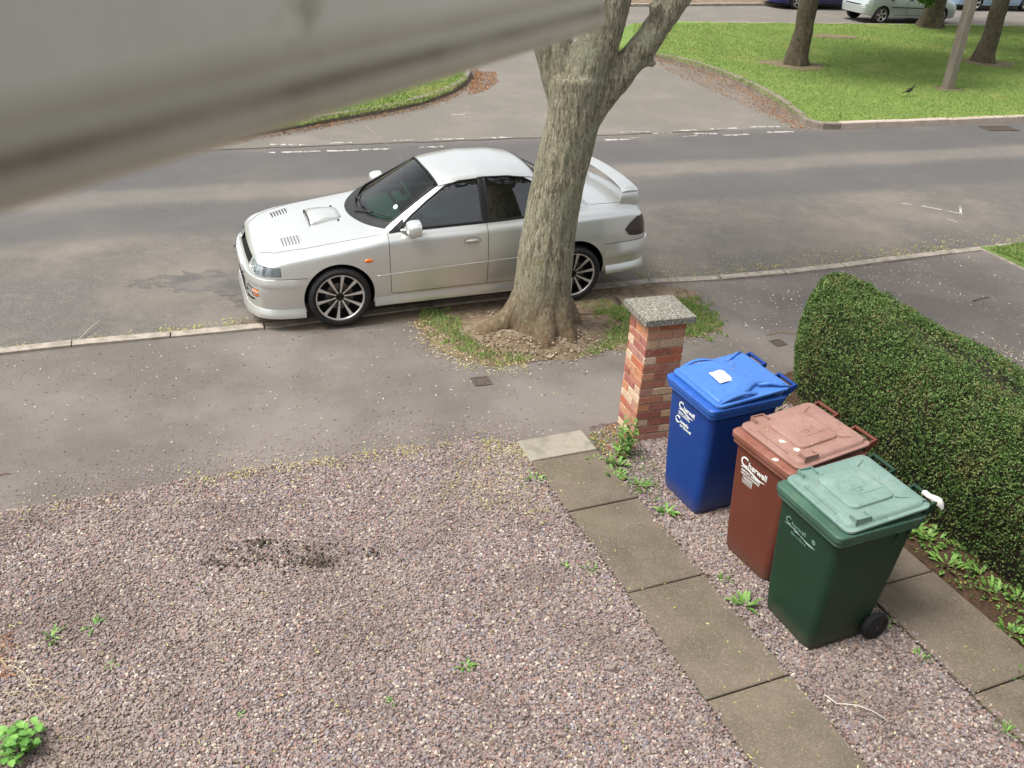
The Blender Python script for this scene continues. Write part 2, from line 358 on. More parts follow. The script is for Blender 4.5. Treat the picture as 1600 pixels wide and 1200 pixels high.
kerb('kerb', _il[:_k + 1], .13, ZR - .02, ZF + .01, M('kerb_dark', '#7f766a', .9, [(9, '#625a4e', .42, .62, .7), (60, '#938a7c', .52, .66, .5)], [(120, .5, .004)]), step=.45, gap=.004)
kerb('kerb', _il[_k:], .13, ZR - .02, ZF + .01, m_kerb_new, step=.9, gap=.004)
kerb('kerb', smooth_line(cor), .13, ZR - .02, ZF + .01, _mats['kerb_dark'], step=.6, gap=.005)
kerb('kerb', far_edge[:6], .12, ZR - .02, ZF + .005, m_kerb, side=1)
KS = smooth_line(KL, 1)
kerb('kerb', inset(KS, .0), .13, -.1, .022, m_kerb, side=-1)
struct(sheet('grass', inset(smooth_line(isl), .12) + far_edge, ZF, m_lawn, .1))
struct(sheet('grass', inset(smooth_line(cor), .12) + [Rd(-6, 30), Rd(-45, 30), Rd(-45, 14.5)], ZF, m_lawn, .1))
# the pavement beyond the far road
fp = [G(x, y, ZR) for x, y in ((300, 14), (990, 10.5), (1190, 9), (1400, 11), (1600, 14), (2050, 22))]
kerb('kerb', fp, .13, ZR - .02, .06, m_kerb)
far_pts = inset(fp, .13)
struct(sheet('pavement', far_pts + [Rd(75, 80), Rd(-20, 80)], .055, m_soil, .1))
# the neighbour's drive edging and the grass corner at the right
gx = [G(x, y) for x, y in ((1524, 387), (1560, 402), (1610, 427), (1680, 455))]
kerb('kerb', gx, .05, -.05, .02, m_kerb, side=1)
struct(sheet('grass', [G(*p) for p in ((1530, 388), (1562, 402), (1610, 425), (1680, 450), (1800, 400), (1700, 372), (1600, 380))], .018, m_lawn, .05))
# tree pit: bare soil
pit_px = [(648, 505), (655, 488), (690, 482), (740, 470), (800, 455), (900, 452), (930, 449), (1010, 441), (1085, 455), (1100, 478), (1122, 500), (1128, 515), (1105, 524), (1062, 532), (1000, 545), (940, 550), (900, 553), (850, 562), (800, 572), (755, 570), (700, 555), (665, 530)]
PIT = [G(*p) for p in pit_px]
struct(sheet('bare_soil', PIT, .006, m_soil, .01, wob=.03))
struct(sheet('bare_soil', [G(*p) for p in ((380, 500), (470, 500), (640, 480), (800, 458), (790, 472), (700, 486), (650, 498), (560, 510), (470, 514), (400, 512))], .004, M('dusty_soil', '#6c5f50', .95, [(40, '#5b5047', .45, .6, .6)], [(70, .6, .01)]), .008, wob=.03))
# gravel beds
grav_px = [(-260, 850), (0, 800), (90, 785), (200, 770), (300, 748), (450, 725), (600, 705), (700, 692), (770, 687), (815, 695), (830, 706), (843, 722)]
GE = [G(*p) for p in grav_px]
gravA = GE + [Y(s, .0) for s in (0, 1, 2, 3.2)] + [G(300, 1500), G(-500, 1400)]
struct(sheet('gravel_bed', gravA, .008, m_gbed, .02, wob=.02))
gravB = [Y(-.72, .6), Y(-1.08, .7), Y(-1.05, 1.9), Y(-.9, 2.9), Y(-.5, 2.6), Y(0, 2.3), Y(0, 1.57), Y(3.6, 1.55), Y(3.6, .597)]
struct(sheet('gravel_bed', gravB, .008, m_gbed, .02, wob=.015))
bed = [Y(-.95, 2.35), Y(-1.35, 2.9), Y(-1.5, 3.6), Y(4, 3.7), Y(4, 2.14), Y(2.3, 2.15), Y(1.35, 2.2), Y(.2, 2.18), Y(-.5, 2.2)]
struct(sheet('soil_bed', bed, .012, M('bed_soil', '#4f3b29', .97, [(25, '#33251a', .42, .6, .8), (80, '#7a5c40', .56, .68, .6)], [(50, .9, .02), (150, .5, .006)]), .02, wob=.02))
# slab paths
def path(name, t0, t1, joints, mats):
    mb = MB()
    for i, (a, b) in enumerate(zip(joints[:-1], joints[1:])):
        g = .006; zt = .03 + random.uniform(-.003, .003); j = [random.uniform(-.006, .006) for _ in range(8)]
        P = [Y(a + g, t0 + j[0]), Y(b - g, t0 + j[1]), Y(b - g, t1 + j[2]), Y(a + g, t1 + j[3])]
        lo = [(*p, -.03) for p in P]; z4 = [zt + random.uniform(-.003, .003) for _ in P]
        c = np.mean(P, 0)
        ins = [tuple(np.array(p) + (c - p) / np.linalg.norm(c - p) * .008) for p in P]
        mb.loft([lo, [(*p, z - .006) for p, z in zip(P, z4)], [(*p, z) for p, z in zip(ins, z4)]], m=mats[i])
    return struct(mb.build(name, [m_slab, m_slab_pale]))
path('path', 0, .595, [-1.02, -.70, 0, .935, 1.90, 2.84, 3.8], [1, 0, 0, 0, 0, 0])
path('path', 1.56, 2.17, [-.45, .49, 1.44, 2.40, 3.35], [0, 0, 0, 0])
# worn give-way dashes and other road paint
def dash(mb, a, b, w, z):
    a, b = np.array(a), np.array(b); t = (b - a) / np.linalg.norm(b - a); n = np.array([-t[1], t[0]]) * w / 2; N = 14
    up, dn = [], []
    for k in range(N + 1):
        p = a + (b - a) * k / N; up.append(p + n * random.uniform(.45, 1.05)); dn.append(p - n * random.uniform(.45, 1.05))
    for k in range(N):
        if random.random() < .1: continue
        mb.add([(*dn[k], z), (*dn[k + 1], z), (*up[k + 1], z), (*up[k], z)], [(0, 1, 2, 3)])
mb = MB()
for x0, x1, y, y2 in ((422, 480, 226, 227), (515, 550, 224, 223), (420, 560, 239, 235), (565, 607, 234, 233), (615, 645, 220, 219), (655, 695, 231, 229), (675, 725, 218, 217), (750, 800, 216, 215), (970, 1015, 207, 206), (1052, 1088, 205, 203), (1110, 1155, 202, 200), (1170, 1218, 199, 198),
                       (945, 985, 219, 218), (985, 1000, 216, 215), (1065, 1090, 214, 212), (1130, 1170, 212, 210), (1195, 1240, 207, 206), (705, 735, 180, 178), (1020, 1050, 209, 208), (1085, 1120, 209, 209)):
    dash(mb, G(x0, y, ZR), G(x1, y2, ZR), .11 if x1 - x0 > 30 else .06, ZR + .005)
for a, b in (((1408, 318), (1425, 320)), ((1440, 322), (1505, 335)), ((1480, 342), (1495, 348)), ((1500, 322), (1501, 336))):
    dash(mb, G(*a, ZR), G(*b, ZR), .05, ZR + .005)
struct(mb.build('road_marking', m_white))
# tarmac joint between the main road and the side road
mb = MB(); 
pts = [Rd(a, far_b - .05 + random.uniform(-.03, .03)) for a in np.arange(-8, 10.2, .25)]
for p, q in zip(pts[:-1], pts[1:]):
    n = RV * .018; mb.add([(p[0] - n[0], p[1] - n[1], ZR + .004), (q[0] - n[0], q[1] - n[1], ZR + .004), (q[0] + n[0], q[1] + n[1], ZR + .004), (p[0] + n[0], p[1] + n[1], ZR + .004)], [(0, 1, 2, 3)])
struct(mb.build('road_joint', M('joint_tar', '#38332e', .9)))
# dark road patches: damp tarmac with the car's soft shadow painted in
m_dampshade = M('damp_shaded_tarmac', '#4b4947', .7, [(200, '#353433', .42, .58, .7), (4, '#625e5b', .52, .66, .7)], [(200, .5, .005)])
m_dampshade2 = M('damp_shaded_tarmac_light', '#5a5652', .85, [(48, '#45423e', .48, .6, .55), (62, '#88827a', .56, .64, .5), (2.5, '#6e6963', .5, .62, .95)], [(200, .5, .005)])
struct(sheet('road_damp_shade', [G(*p, ZR) for p in ((250, 440), (290, 431), (330, 430), (372, 438), (415, 446), (415, 480), (360, 462), (330, 455), (285, 452))], ZR + .005, M('damp_shaded_tarmac_dark', '#55524f', .75, [(48, '#3b3937', .48, .6, .6), (3, '#65615c', .42, .6, .9)], [(200, .5, .005)]), wob=.07))
struct(sheet('road_damp_shade', [G(*p, ZR) for p in ((195, 448), (215, 438), (262, 432), (290, 424), (330, 424), (372, 432), (420, 440), (420, 500), (360, 470), (330, 462), (285, 458), (255, 448))], ZR + .0025, m_dampshade2, wob=.09))
# ---------------------------------------------------------------- gravel stones
STONE = ['#87766f', '#96867f', '#7b6c68', '#927b74', '#84786f', '#74666a', '#978c88', '#8d736b', '#7c777a', '#938580', '#695f5e', '#a0958e', '#8a7b78', '#7f7276', '#97796e', '#88848a', '#85746d', '#bdb3a3']
m_stone = M('gravel_stone', '#80706a', .88, [(90, '#5f5450', .5, .64, .35), (.9, '#998d80', .5, .68, .4), (1.3, '#665a52', .48, .66, .5)], island=STONE)
def stones(poly, n, smin, smax, name='gravel', z=.006, keep=None, mat=None):
    P = scatter(poly, n)
    if keep is not None: P = P[keep(P)]
    s = RNG.uniform(smin, smax, len(P)) * RNG.choice([.7, 1, 1, 1.15], len(P))
    pos = np.column_stack([P, RNG.uniform(z, z + .012, len(P))])
    sc = np.column_stack([s, s * RNG.uniform(.6, .95, len(P)), s * RNG.uniform(.35, .6, len(P))])
    return tag(scatter_mesh(name, pos, CUB_V, CUB_F, sc, mat or m_stone, tilt=.24, jit=.3), 'purplish grey crushed stone', None, kind='stuff')
vis_A = GE + [Y(s, -.005) for s in (0, 1, 2, 3.0)] + [G(1180, 1260), G(-40, 1260), G(-60, 810)]
g1 = stones(vis_A, 105000, .0056, .0110); g1['label'] = 'purplish grey crushed stone covering the driveway'; g1['category'] = 'gravel'
vis_B = [Y(-.72, .62), Y(-1.0, .72), Y(-1.0, 1.9), Y(-.85, 2.7), Y(-.4, 2.3), Y(0, 2.15), Y(0, 1.55), Y(3.3, 1.54), Y(3.3, .605)]
g2 = stones(vis_B, 32000, .0056, .0110); g2['label'] = 'crushed stone strip between the two slab paths under the bins'; g2['category'] = 'gravel'
# strays on the tarmac, thicker near the gravel edge
def strays(n, line, spread, name, label, smin=.004, smax=.010, isl=None, zz=0.002, ahead=1):
    L_ = resample(line, .1); idx = RNG.integers(0, len(L_) - 1, n); P = np.array([L_[i] for i in idx])
    P = P + np.column_stack([RNG.normal(0, spread, n), np.abs(RNG.normal(0, spread, n)) * ahead])
    s = RNG.uniform(smin, smax, n); pos = np.column_stack([P, np.full(n, zz)])
    o = scatter_mesh(name, pos, CUB_V, CUB_F, np.column_stack([s, s * .8, s * .55]), isl or m_stone, tilt=.3, jit=.25)
    return tag(o, label, 'gravel', kind='stuff')
strays(1500, GE[1:], .22, 'gravel', 'stray stones spilled onto the pavement along the driveway edge')
_p = scatter([G(*p) for p in ((0, 560), (620, 500), (640, 560), (950, 570), (940, 650), (780, 680), (0, 780))], 520)
_s = RNG.uniform(.003, .008, len(_p))
tag(scatter_mesh('gravel', np.column_stack([_p, np.full(len(_p), .002)]), CUB_V, CUB_F, np.column_stack([_s, _s * .8, _s * .6]), M('pale_grit', '#8d857a', .9, island=['#5d5852', '#8c857b', '#a8a196', '#cfc8ba', '#77706a', '#4a4643']), tilt=.3, jit=.3),
    'loose grit scattered over the open pavement', 'gravel', kind='stuff')
for ln, lb in (([Y(s_, -.012) for s_ in (-.7, .5, 1.5, 2.6)], 'stones scattered over the left edge of the slab path'), ([Y(s_, .585) for s_ in (-.6, .5, 1.5, 2.8)], 'stones scattered over the right edge of the slab path'), ([Y(s_, 1.57) for s_ in (.6, 1.5, 2.8)], 'stones scattered over the edge of the right hand slab path')):
    L_ = np.array(resample(ln, .05)); q = L_[RNG.integers(0, len(L_), 260)] + RNG.normal(0, .016, (260, 2)); z_ = RNG.uniform(.004, .010, 260)
    tag(scatter_mesh('gravel', np.column_stack([q, np.full(260, .032)]), CUB_V, CUB_F, np.column_stack([z_, z_ * .8, z_ * .5]), m_stone, tilt=.3, jit=.25), lb, 'gravel', kind='stuff')
# disturbed dark earth clods on the gravel
cl = []
for cx, cy, n, sp in ((400, 868, 80, .13), (345, 885, 45, .07), (498, 882, 150, .05), (440, 885, 50, .14), (480, 862, 40, .12), (595, 868, 30, .06), (405, 850, 45, .03)):
    g = G(cx, cy); cl.append(np.column_stack([RNG.normal(g[0], sp * 1.2, n), RNG.normal(g[1], sp * .6, n), RNG.uniform(.012, .026, n)]))
cl = np.vstack(cl); _s = RNG.uniform(.004, .011, len(cl))
tag(scatter_mesh('soil_clods', cl, CUB_V, CUB_F, np.column_stack([_s, _s, _s * .7]), M('dark_clod', '#4b423b', .97, island=['#443b35', '#5a4f47', '#352e2a', '#665a51'])), 'dark earth kicked up in the middle of the driveway gravel', 'soil', kind='stuff')
# ---------------------------------------------------------------- fallen lime bracts, seeds and leaf litter
m_bract = M('fallen_bract', '#a9a94e', .8, island=['#9ea04c', '#b4b16c', '#86903e', '#aa9d5c', '#c4bf90', '#8f8450', '#adb062'])
m_pale = M('pale_petal', '#d8d3bd', .8, island=['#d8d3bd', '#c4bb95', '#ece8d8', '#b3aa88'])
m_brown = M('brown_leaf', '#8a5a33', .85, island=['#8f5a30', '#a5713f', '#6f4527', '#b5834e', '#7d4d2c', '#5c3b25', '#99683a'])
def litter(name, P, z, smin, smax, mat, label, cat='leaf litter', tilt=.5):
    P = np.array(P); s = RNG.uniform(smin, smax, len(P))
    zz = z if np.ndim(z) else np.full(len(P), z)
    pos = np.column_stack([P, zz + RNG.uniform(0, .006, len(P))])
    return tag(scatter_mesh(name, pos, LEAF_V, LEAF_F, np.column_stack([s, s * RNG.uniform(.35, 1, len(P)), s]), mat, tilt=tilt, jit=.3), label, cat, kind='stuff')
def along(line, n, spread, off=0.):
    L_ = np.array(resample(line, .08)); i = RNG.integers(0, len(L_) - 1, n)
    t = L_[np.minimum(i + 1, len(L_) - 1)] - L_[i]; t /= np.linalg.norm(t, axis=1)[:, None] + 1e-9; nn = np.column_stack([-t[:, 1], t[:, 0]])
    return L_[i] + nn * (off + RNG.normal(0, spread, n))[:, None] + RNG.normal(0, .02, (n, 2))
def clump(P, k=3): # keep a point only where a coarse random field is high, so litter gathers in drifts
    f = np.sin(P[:, 0] * 2.1 * k + 1.3) * np.sin(P[:, 1] * 2.7 * k + .4) + .8 * np.sin(P[:, 0] * 5.3 * k + P[:, 1] * 4.1 * k); return P[f + RNG.normal(0, .7, len(P)) > .1]
KR = inset(KS, .07)                        # gutter side of the kerb
i0 = 4
P = np.vstack([clump(along([G(x, y) for x, y in ((-20, 545), (200, 522), (400, 498))], 1500, .05, .04)), clump(along([G(x, y) for x, y in ((400, 500), (480, 500))], 120, .06, .03))])
litter('leaf_litter', P, ZR + .006, .008, .017, m_bract, 'yellow green lime bracts in the gutter left of the silver car')
P = np.vstack([clump(along([G(x, y) for x, y in ((945, 440), (1010, 434), (1090, 431), (1170, 426), (1300, 411), (1450, 390), (1540, 380), (1640, 371))], 3600, .16, .12)), scatter([G(*p) for p in ((980, 400), (1300, 380), (1500, 370), (1500, 388), (1180, 428), (960, 440))], 500), along([G(x, y) for x, y in ((1010, 437), (1170, 430), (1300, 414), (1500, 385))], 900, .05, .03)])
litter('leaf_litter', P, ZR + .006, .009, .018, m_bract, 'yellow green bracts in the gutter right of the silver car')
P = np.vstack([clump(scatter([G(*p) for p in ((1015, 440), (1180, 432), (1300, 420), (1500, 395), (1620, 450), (1620, 600), (1450, 480), (1255, 440), (1250, 600), (1130, 560), (1080, 480))], 1500), 1), scatter([G(*p) for p in ((1540, 520), (1620, 560), (1620, 620), (1560, 590))], 160)])
litter('leaf_litter', P, .003, .008, .016, m_pale, 'pale petals and seeds strewn over the neighbouring drive')
P = np.vstack([clump(along(GE[4:], 1300, .045, -.06)), clump(along(GE[1:], 600, .12, -.05)), scatter([Y(-1.05, -.5), Y(-1.0, .1), Y(-.2, .0), Y(.1, -.2), Y(-.5, -.9)], 500)])
litter('leaf_litter', P, .02, .007, .014, m_bract, 'yellow green bracts gathered along the edge of the driveway gravel')
P = np.vstack([scatter(vis_A, 800), scatter(vis_B, 160)])
litter('leaf_litter', P, .03, .007, .013, m_bract, 'sparse yellow bracts lying on the gravel')
P = np.vstack([scatter([Y(-1, 0), Y(3, 0), Y(3, .6), Y(-1, .6)], 90), scatter([Y(0, 1.56), Y(3, 1.56), Y(3, 2.17), Y(0, 2.17)], 40)])
litter('leaf_litter', P, .033, .008, .014, m_bract, 'single bracts lying on the paving slabs')
P = scatter([G(*p) for p in ((0, 560), (640, 510), (660, 560), (960, 560), (1250, 540), (1250, 620), (1000, 640), (780, 680), (0, 780))], 260)
litter('leaf_litter', P, .003, .006, .013, m_bract, 'single bracts lying on the open pavement')
P = np.vstack([along([G(x, y) for x, y in ((655, 505), (670, 535), (705, 560), (760, 575), (830, 570))], 1500, .09), along([G(x, y) for x, y in ((1128, 500), (1122, 522), (1060, 535), (950, 552))], 500, .05), scatter(PIT, 1100)])
litter('leaf_litter', P, .01, .006, .014, M('dry_litter', '#a89c6a', .9, island=['#b5a877', '#8f8352', '#c9c09a', '#7a6a45', '#aeb05a', '#5f5238', '#d9d2b4']), 'dry straw coloured litter round the street tree')
P = np.vstack([along(smooth_line(cor), 3200, .09, -.12), scatter([G(x, y, ZR) for x, y in ((730, 150), (742, 112), (775, 112), (778, 128), (760, 142))], 1500)])
litter('leaf_litter', P, ZR + .006, .015, .03, m_brown, 'orange brown leaves along the kerb of the left grass corner')
P = np.vstack([along(smooth_line(isl[:9]), 2600, .16, -.22), scatter([G(x, y, ZR) for x, y in ((1020, 96), (1120, 122), (1180, 150), (1235, 190), (1190, 180), (1130, 150), (1050, 115))], 1500)])
litter('leaf_litter', P, ZR + .006, .013, .028, m_brown, 'orange brown leaves along the kerb of the far green')
P = np.vstack([scatter([Y(-.95, .62), Y(-1.05, .95), Y(-.7, 1.0), Y(-.4, .62)], 500), scatter([Y(-1.0, 1.4), Y(-.95, 2.5), Y(-.3, 2.2), Y(-.3, 1.7)], 800)])
litter('leaf_litter', P, .022, .007, .016, M('mixed_litter', '#8a8a3a', .9, island=['#9aa040', '#8a5a33', '#b0703f', '#c2bf6a', '#5f4a2b', '#7f8f3a', '#a34f35']), 'mixed dead leaves heaped around the foot of the brick pillar')
# ---------------------------------------------------------------- grass blades
GR = ['#6c9440', '#5b8535', '#7da04c', '#4f7530', '#8fa65c', '#668c3c', '#a3a468', '#b3a574']
m_blade = M('grass_blade', '#5a9228', .75, island=GR)
def blades(name, P, z, h0, h1, w, label, mat=None, lean=.5):
    n = len(P); V = np.zeros((n, 5, 3)); h = RNG.uniform(h0, h1, n); a = RNG.uniform(0, 2 * np.pi, n); b = a + np.pi / 2 + RNG.normal(0, .4, n)
    dx, dy = np.cos(a) * w, np.sin(a) * w; l = h * RNG.uniform(.1, lean, n); lx, ly = np.cos(b) * l, np.sin(b) * l; o = np.column_stack([P, np.full(n, z)])
    V[:, 0] = o + np.column_stack([-dx, -dy, 0 * h]); V[:, 1] = o + np.column_stack([dx, dy, 0 * h])
    V[:, 2] = o + np.column_stack([dx * .8 + lx * .35, dy * .8 + ly * .35, h * .6]); V[:, 3] = o + np.column_stack([-dx * .8 + lx * .35, -dy * .8 + ly * .35, h * .6])
    V[:, 4] = o + np.column_stack([lx, ly, h])
    F4 = np.array([(0, 1, 2, 3), (3, 2, 4, 4)]); i = (np.arange(n) * 5)[:, None]
    quads = np.concatenate([i + np.array([[0, 1, 2]]), i + np.array([[0, 2, 3]]), i + np.array([[3, 2, 4]])], 0)
    return tag(np_obj(name, V.reshape(-1, 3), quads, mat or m_blade), label, 'grass', kind='stuff')
def dens(P, f): return P[RNG.uniform(0, 1, len(P)) < f(P)]
def near_path(line, w):
    return lambda P: np.clip(1.25 - poly_dist(P, line) / w + .55 * np.sin(P[:, 0] * 17 + 1) * np.sin(P[:, 1] * 23) + .3 * np.sin(P[:, 0] * 41) * np.sin(P[:, 1] * 37), 0, 1) * .8
pa = [G(*p) for p in ((668, 492), (700, 508), (720, 528), (750, 545), (780, 552), (818, 555))]
P = np.vstack([dens(scatter([G(*p) for p in ((655, 482), (760, 480), (860, 560), (760, 580), (660, 540))], 17000), near_path(pa, .19))])
blades('grass_tuft', P, .005, .014, .042, .0028, 'green grass growing in a band left of the street tree')
P = dens(scatter([G(*p) for p in ((880, 455), (1000, 455), (1000, 550), (900, 555), (880, 500))], 26000), near_path([G(*p) for p in ((892, 470), (930, 478), (965, 492))], .17))
P2 = dens(scatter([G(*p) for p in ((880, 500), (1030, 480), (1050, 550), (900, 560))], 16000), near_path([G(*p) for p in ((905, 546), (930, 540), (960, 530), (985, 510))], .17))
blades('grass_tuft', np.vstack([P, P2]), .005, .014, .042, .0028, 'green grass between the street tree and the brick pillar')
P = dens(scatter([G(*p) for p in ((1040, 450), (1110, 460), (1140, 530), (1040, 550))], 18000), near_path([G(*p) for p in ((1075, 478), (1098, 500), (1085, 515))], .22))
blades('grass_tuft', P, .005, .014, .042, .0028, 'green grass behind the brick pillar')
P = scatter([G(*p) for p in ((1545, 392), (1580, 405), (1640, 432), (1700, 420), (1640, 382), (1580, 385))], 16000)
blades('grass_tuft', P, .018, .02, .055, .004, 'bright grass corner beside the neighbouring drive')
lawn_poly = inset(smooth_line(isl), .16) + [far_edge[k] for k in (2, 3, 4, 5, 6, 7, 8)]
vis = [G(x, y, ZF) for x, y in ((990, 88), (1030, 88), (1120, 112), (1180, 140), (1240, 178), (1275, 190), (1450, 187), (1640, 182), (1640, 42), (1300, 37), (990, 36))]
P = scatter(vis, 150000); blades('grass_tuft', P, ZF, .012, .034, .007, 'mown grass covering the far green', mat=M('lawn_blade', '#5a9228', .8, [(.7, '#a9a168', .52, .68, .85), (2.2, '#567630', .5, .66, .5), (.35, '#7a8f48', .4, .6, .6), (1.5, '#a08f60', .62, .74, .8)], island=['#7f924a', '#738741', '#8a9b54', '#6b803b', '#98a35f']), lean=.9)
P = np.vstack([scatter([G(x, y, ZF) for x, y in ((450, 200), (520, 186), (600, 172), (660, 160), (705, 143), (730, 124), (725, 100), (600, 100))], 24000), scatter([G(x, y, ZF) for x, y in ((-100, 285), (450, 200), (600, 100), (725, 98), (700, 92), (200, 120), (-300, 220))], 60000)])
blades('grass_tuft', P, ZF, .015, .04, .007, 'grass of the corner beyond the car on the left', mat=_mats['lawn_blade'], lean=.9)

# soil and fine chips banked up under the rear wheel
_c = (-2.90 + 3.45 * math.cos(.3768) + .75 * math.sin(.3768), 8.935 + 3.45 * math.sin(.3768) - .75 * math.cos(.3768))
mb = MB(); mb.loft([[(_c[0] + r * 1.5 * math.cos(a), _c[1] + r * math.sin(a), z) for a in np.linspace(0, 6.283, 30)[:-1]] for r, z in ((.42, .003), (.3, .02), (.16, .031), (.02, .033))]); struct(mb.build('bare_soil', m_soil, smooth=True))
_p = scatter([Y(-1.0, .55), Y(-1.0, 1.4), Y(-.6, 1.2), Y(-.5, .6)], 10)
# ---------------------------------------------------------------- the house the picture is taken from, and its open casement
HU = np.array([math.cos(.406), math.sin(.406)]); HN = np.array([-HU[1], HU[0]])   # along the wall, outwards
H0 = np.array([0, 0]) - HN * .09
def Hp(a, b, z): p = H0 + HU * a + HN * b; return (p[0], p[1], z)
m_upvc = M('window_plastic', '#eeeeec', .5, [(8, '#dededa', .45, .65, .5), (2.2, '#d6d6d0', .5, .7, .4)], [(60, .1, .001)])
m_rail = M('window_plastic_dirty', '#f2f0e9', .5, [(8, '#dedbd0', .45, .65, .5), (14, '#8f8468', .64, .74, .6)], [(60, .1, .001)], zband=[(.004, .013, '#b0a288', .75), (.0125, .006, '#6e5f42', .85), (.02, .012, '#a3977c', .5)])
m_grime = M('window_grime', '#a69b88', .75, [(14, '#7b6a50', .42, .6, .8), (40, '#bbb3a3', .55, .7, .6)], [(60, .3, .001)])
m_glass = M('window_glass', '#ffffff', .02, trans=1, ior=1.45)
z_lo = CH - .08
A0 = np.array([-.1247, .2074]); A1 = np.array([.0409, .5656]); D = (A1 - A0) / np.linalg.norm(A1 - A0); NN = np.array([-D[1], D[0]])   # NN points left, away from the lens
E1 = A1 + D * .004; E0 = A0 - D * .40
sash = empty('window_casement', (E0[0], E0[1], z_lo), math.atan2(D[1], D[0]), 'open white window casement with a dirt streaked lower rail, blurred close to the lens', 'window')
Ls = float(np.linalg.norm(E1 - E0)); 
mb = MB()
def rail(mb, x0, x1, z0, z1):              # a rail whose room face (y=0) has a sloped bead along the lower edge
    mb.loft([[(x, .004, z0), (x, -.0, z0 + .004), (x, .0008, z0 + .010), (x, .004, z0 + .020), (x, .005, z1), (x, .055, z1), (x, .055, z0)] for x in (x0, x1)])
rail(mb, 0, Ls, 0, .1)
o = mb.build('lower_rail', m_rail, sash, bevel=.0015)

mb = MB(); mb.box((0, .007, .1001), (.07, .054, 1.1)); mb.build('stile', m_upvc, sash, bevel=.003)
mb = MB(); mb.box((Ls - .07, .007, .1001), (Ls, .054, 1.1)); mb.build('stile', m_upvc, sash, bevel=.003)
mb = MB(); mb.box((0, .007, 1.1001), (Ls, .054, 1.17)); mb.build('upper_rail', m_upvc, sash, bevel=.003)
mb = MB(); mb.box((.0701, .025, .1001), (Ls - .0701, .04, 1.1)); mb.build('pane', m_glass, sash)
# unseen house: pale wall and ridge height set for bounce and reflections
m_hb = M('house_pale_wall', '#e2e0da', .9, [(20, '#d0cec7', .45, .6, .6), (3, '#e8e6e0', .5, .66, .5)], [(60, .4, .004)])
m_roof = M('roof_tile', '#5d4b42', .9, [(12, '#483a33', .45, .6, .7)], [(30, .5, .01)])
house = empty('unseen_house', (H0[0], H0[1], 0), .406, 'unseen house the open window belongs to, wall tone and roof height set for reflected light', 'house')
hx0, hx1 = -.34, .75
mb = MB(); zs = z_lo - .03
mb.box((-6, -.28, -.1), (5, 0, zs - .05)); mb.box((-6, -.28, zs - .05), (hx0 - .01, 0, 5.45)); mb.box((hx1, -.28, zs - .05), (5, 0, 5.45)); mb.box((hx0 - .01, -.28, 5.3), (hx1, 0, 5.45))
mb.box((-6, -7, -.1), (-5.72, -.281, 5.45)); mb.box((4.72, -7, -.1), (5, -.281, 5.45)); mb.box((-6, -7.3, -.1), (5, -7.001, 5.45))
mb.build('wall', m_hb, house)
mb = MB(); mb.add([(-6.3, .06, 5.4), (5.3, .06, 5.4), (5.3, -3.6, 7.4), (-6.3, -3.6, 7.4), (-6.3, -7.6, 5.4), (5.3, -7.6, 5.4), (-6.3, .06, 5.25), (5.3, .06, 5.25), (-6.3, -7.6, 5.25), (5.3, -7.6, 5.25)],
                  [(0, 1, 2, 3), (3, 2, 5, 4), (0, 6, 7, 1), (4, 5, 9, 8), (6, 8, 9, 7), (0, 3, 4, 8, 6), (1, 7, 9, 5, 2)])
mb.build('roof', m_roof, house)
mb = MB(); mb.box((hx0 - .05, -.1, zs - .05), (hx1 + .05, .137, zs)); mb.build('sill', m_upvc, house, bevel=.008)
m_dglass = M('dark_window', '#1a1f22', .06, spec=.8)
for x0, x1, z0, z1 in ((-5, -3.2, 3.3, 4.6), (-5, -2.6, .9, 2.2), (1.6, 3.8, .9, 2.2), (2.2, 3.8, 3.4, 4.6)):
    mb = MB(); mb.box((x0, .001, z0), (x1, .03, z1)); w = mb.build('window', m_upvc, house)
    mb = MB(); mb.box((x0 + .06, .0301, z0 + .06), (x1 - .06, .034, z1 - .06)); mb.build('pane', m_dglass, w)
# ---------------------------------------------------------------- brick gate pillar
PA = .332; pil = empty('brick_pillar', (1.056, 6.603, 0), PA, 'square red brick gate pillar with a rough concrete cap, beside the blue bin', 'gate pillar')
m_brick = M('rustic_brick', '#9c5a45', .92, [(60, '#86513f', .46, .6, .45), (25, '#c9aa92', .54, .7, .45)], [(90, .4, .003)], brickrows=34,
            island=['#a96f5e', '#c08f72', '#a0685f', '#c9ad92', '#b27a62', '#985c50', '#c28662', '#d2ba9e', '#b58a76', '#9c6058', '#c8a184', '#b86a4e', '#ad8074', '#cba888'])
m_mortar = M('mortar', '#b0a08a', .95, [(40, '#7d705f', .45, .62, .6)], [(120, .5, .003)])
m_capc = M('cap_concrete', '#858276', .95, [(70, '#49473f', .45, .56, .95), (95, '#c4c1b4', .54, .62, .95), (5, '#77776a', .45, .65, .5)], [(110, 1.0, .008), (30, .4, .006)])
SP = .336; HPIL = 1.115; rows = 15; rh = HPIL / rows
mb = MB(); mb.box((.006, .006, -.1), (SP - .006, SP - .006, HPIL)); mb.build('mortar_core', m_mortar, pil)
mb = MB(); bw = .1035
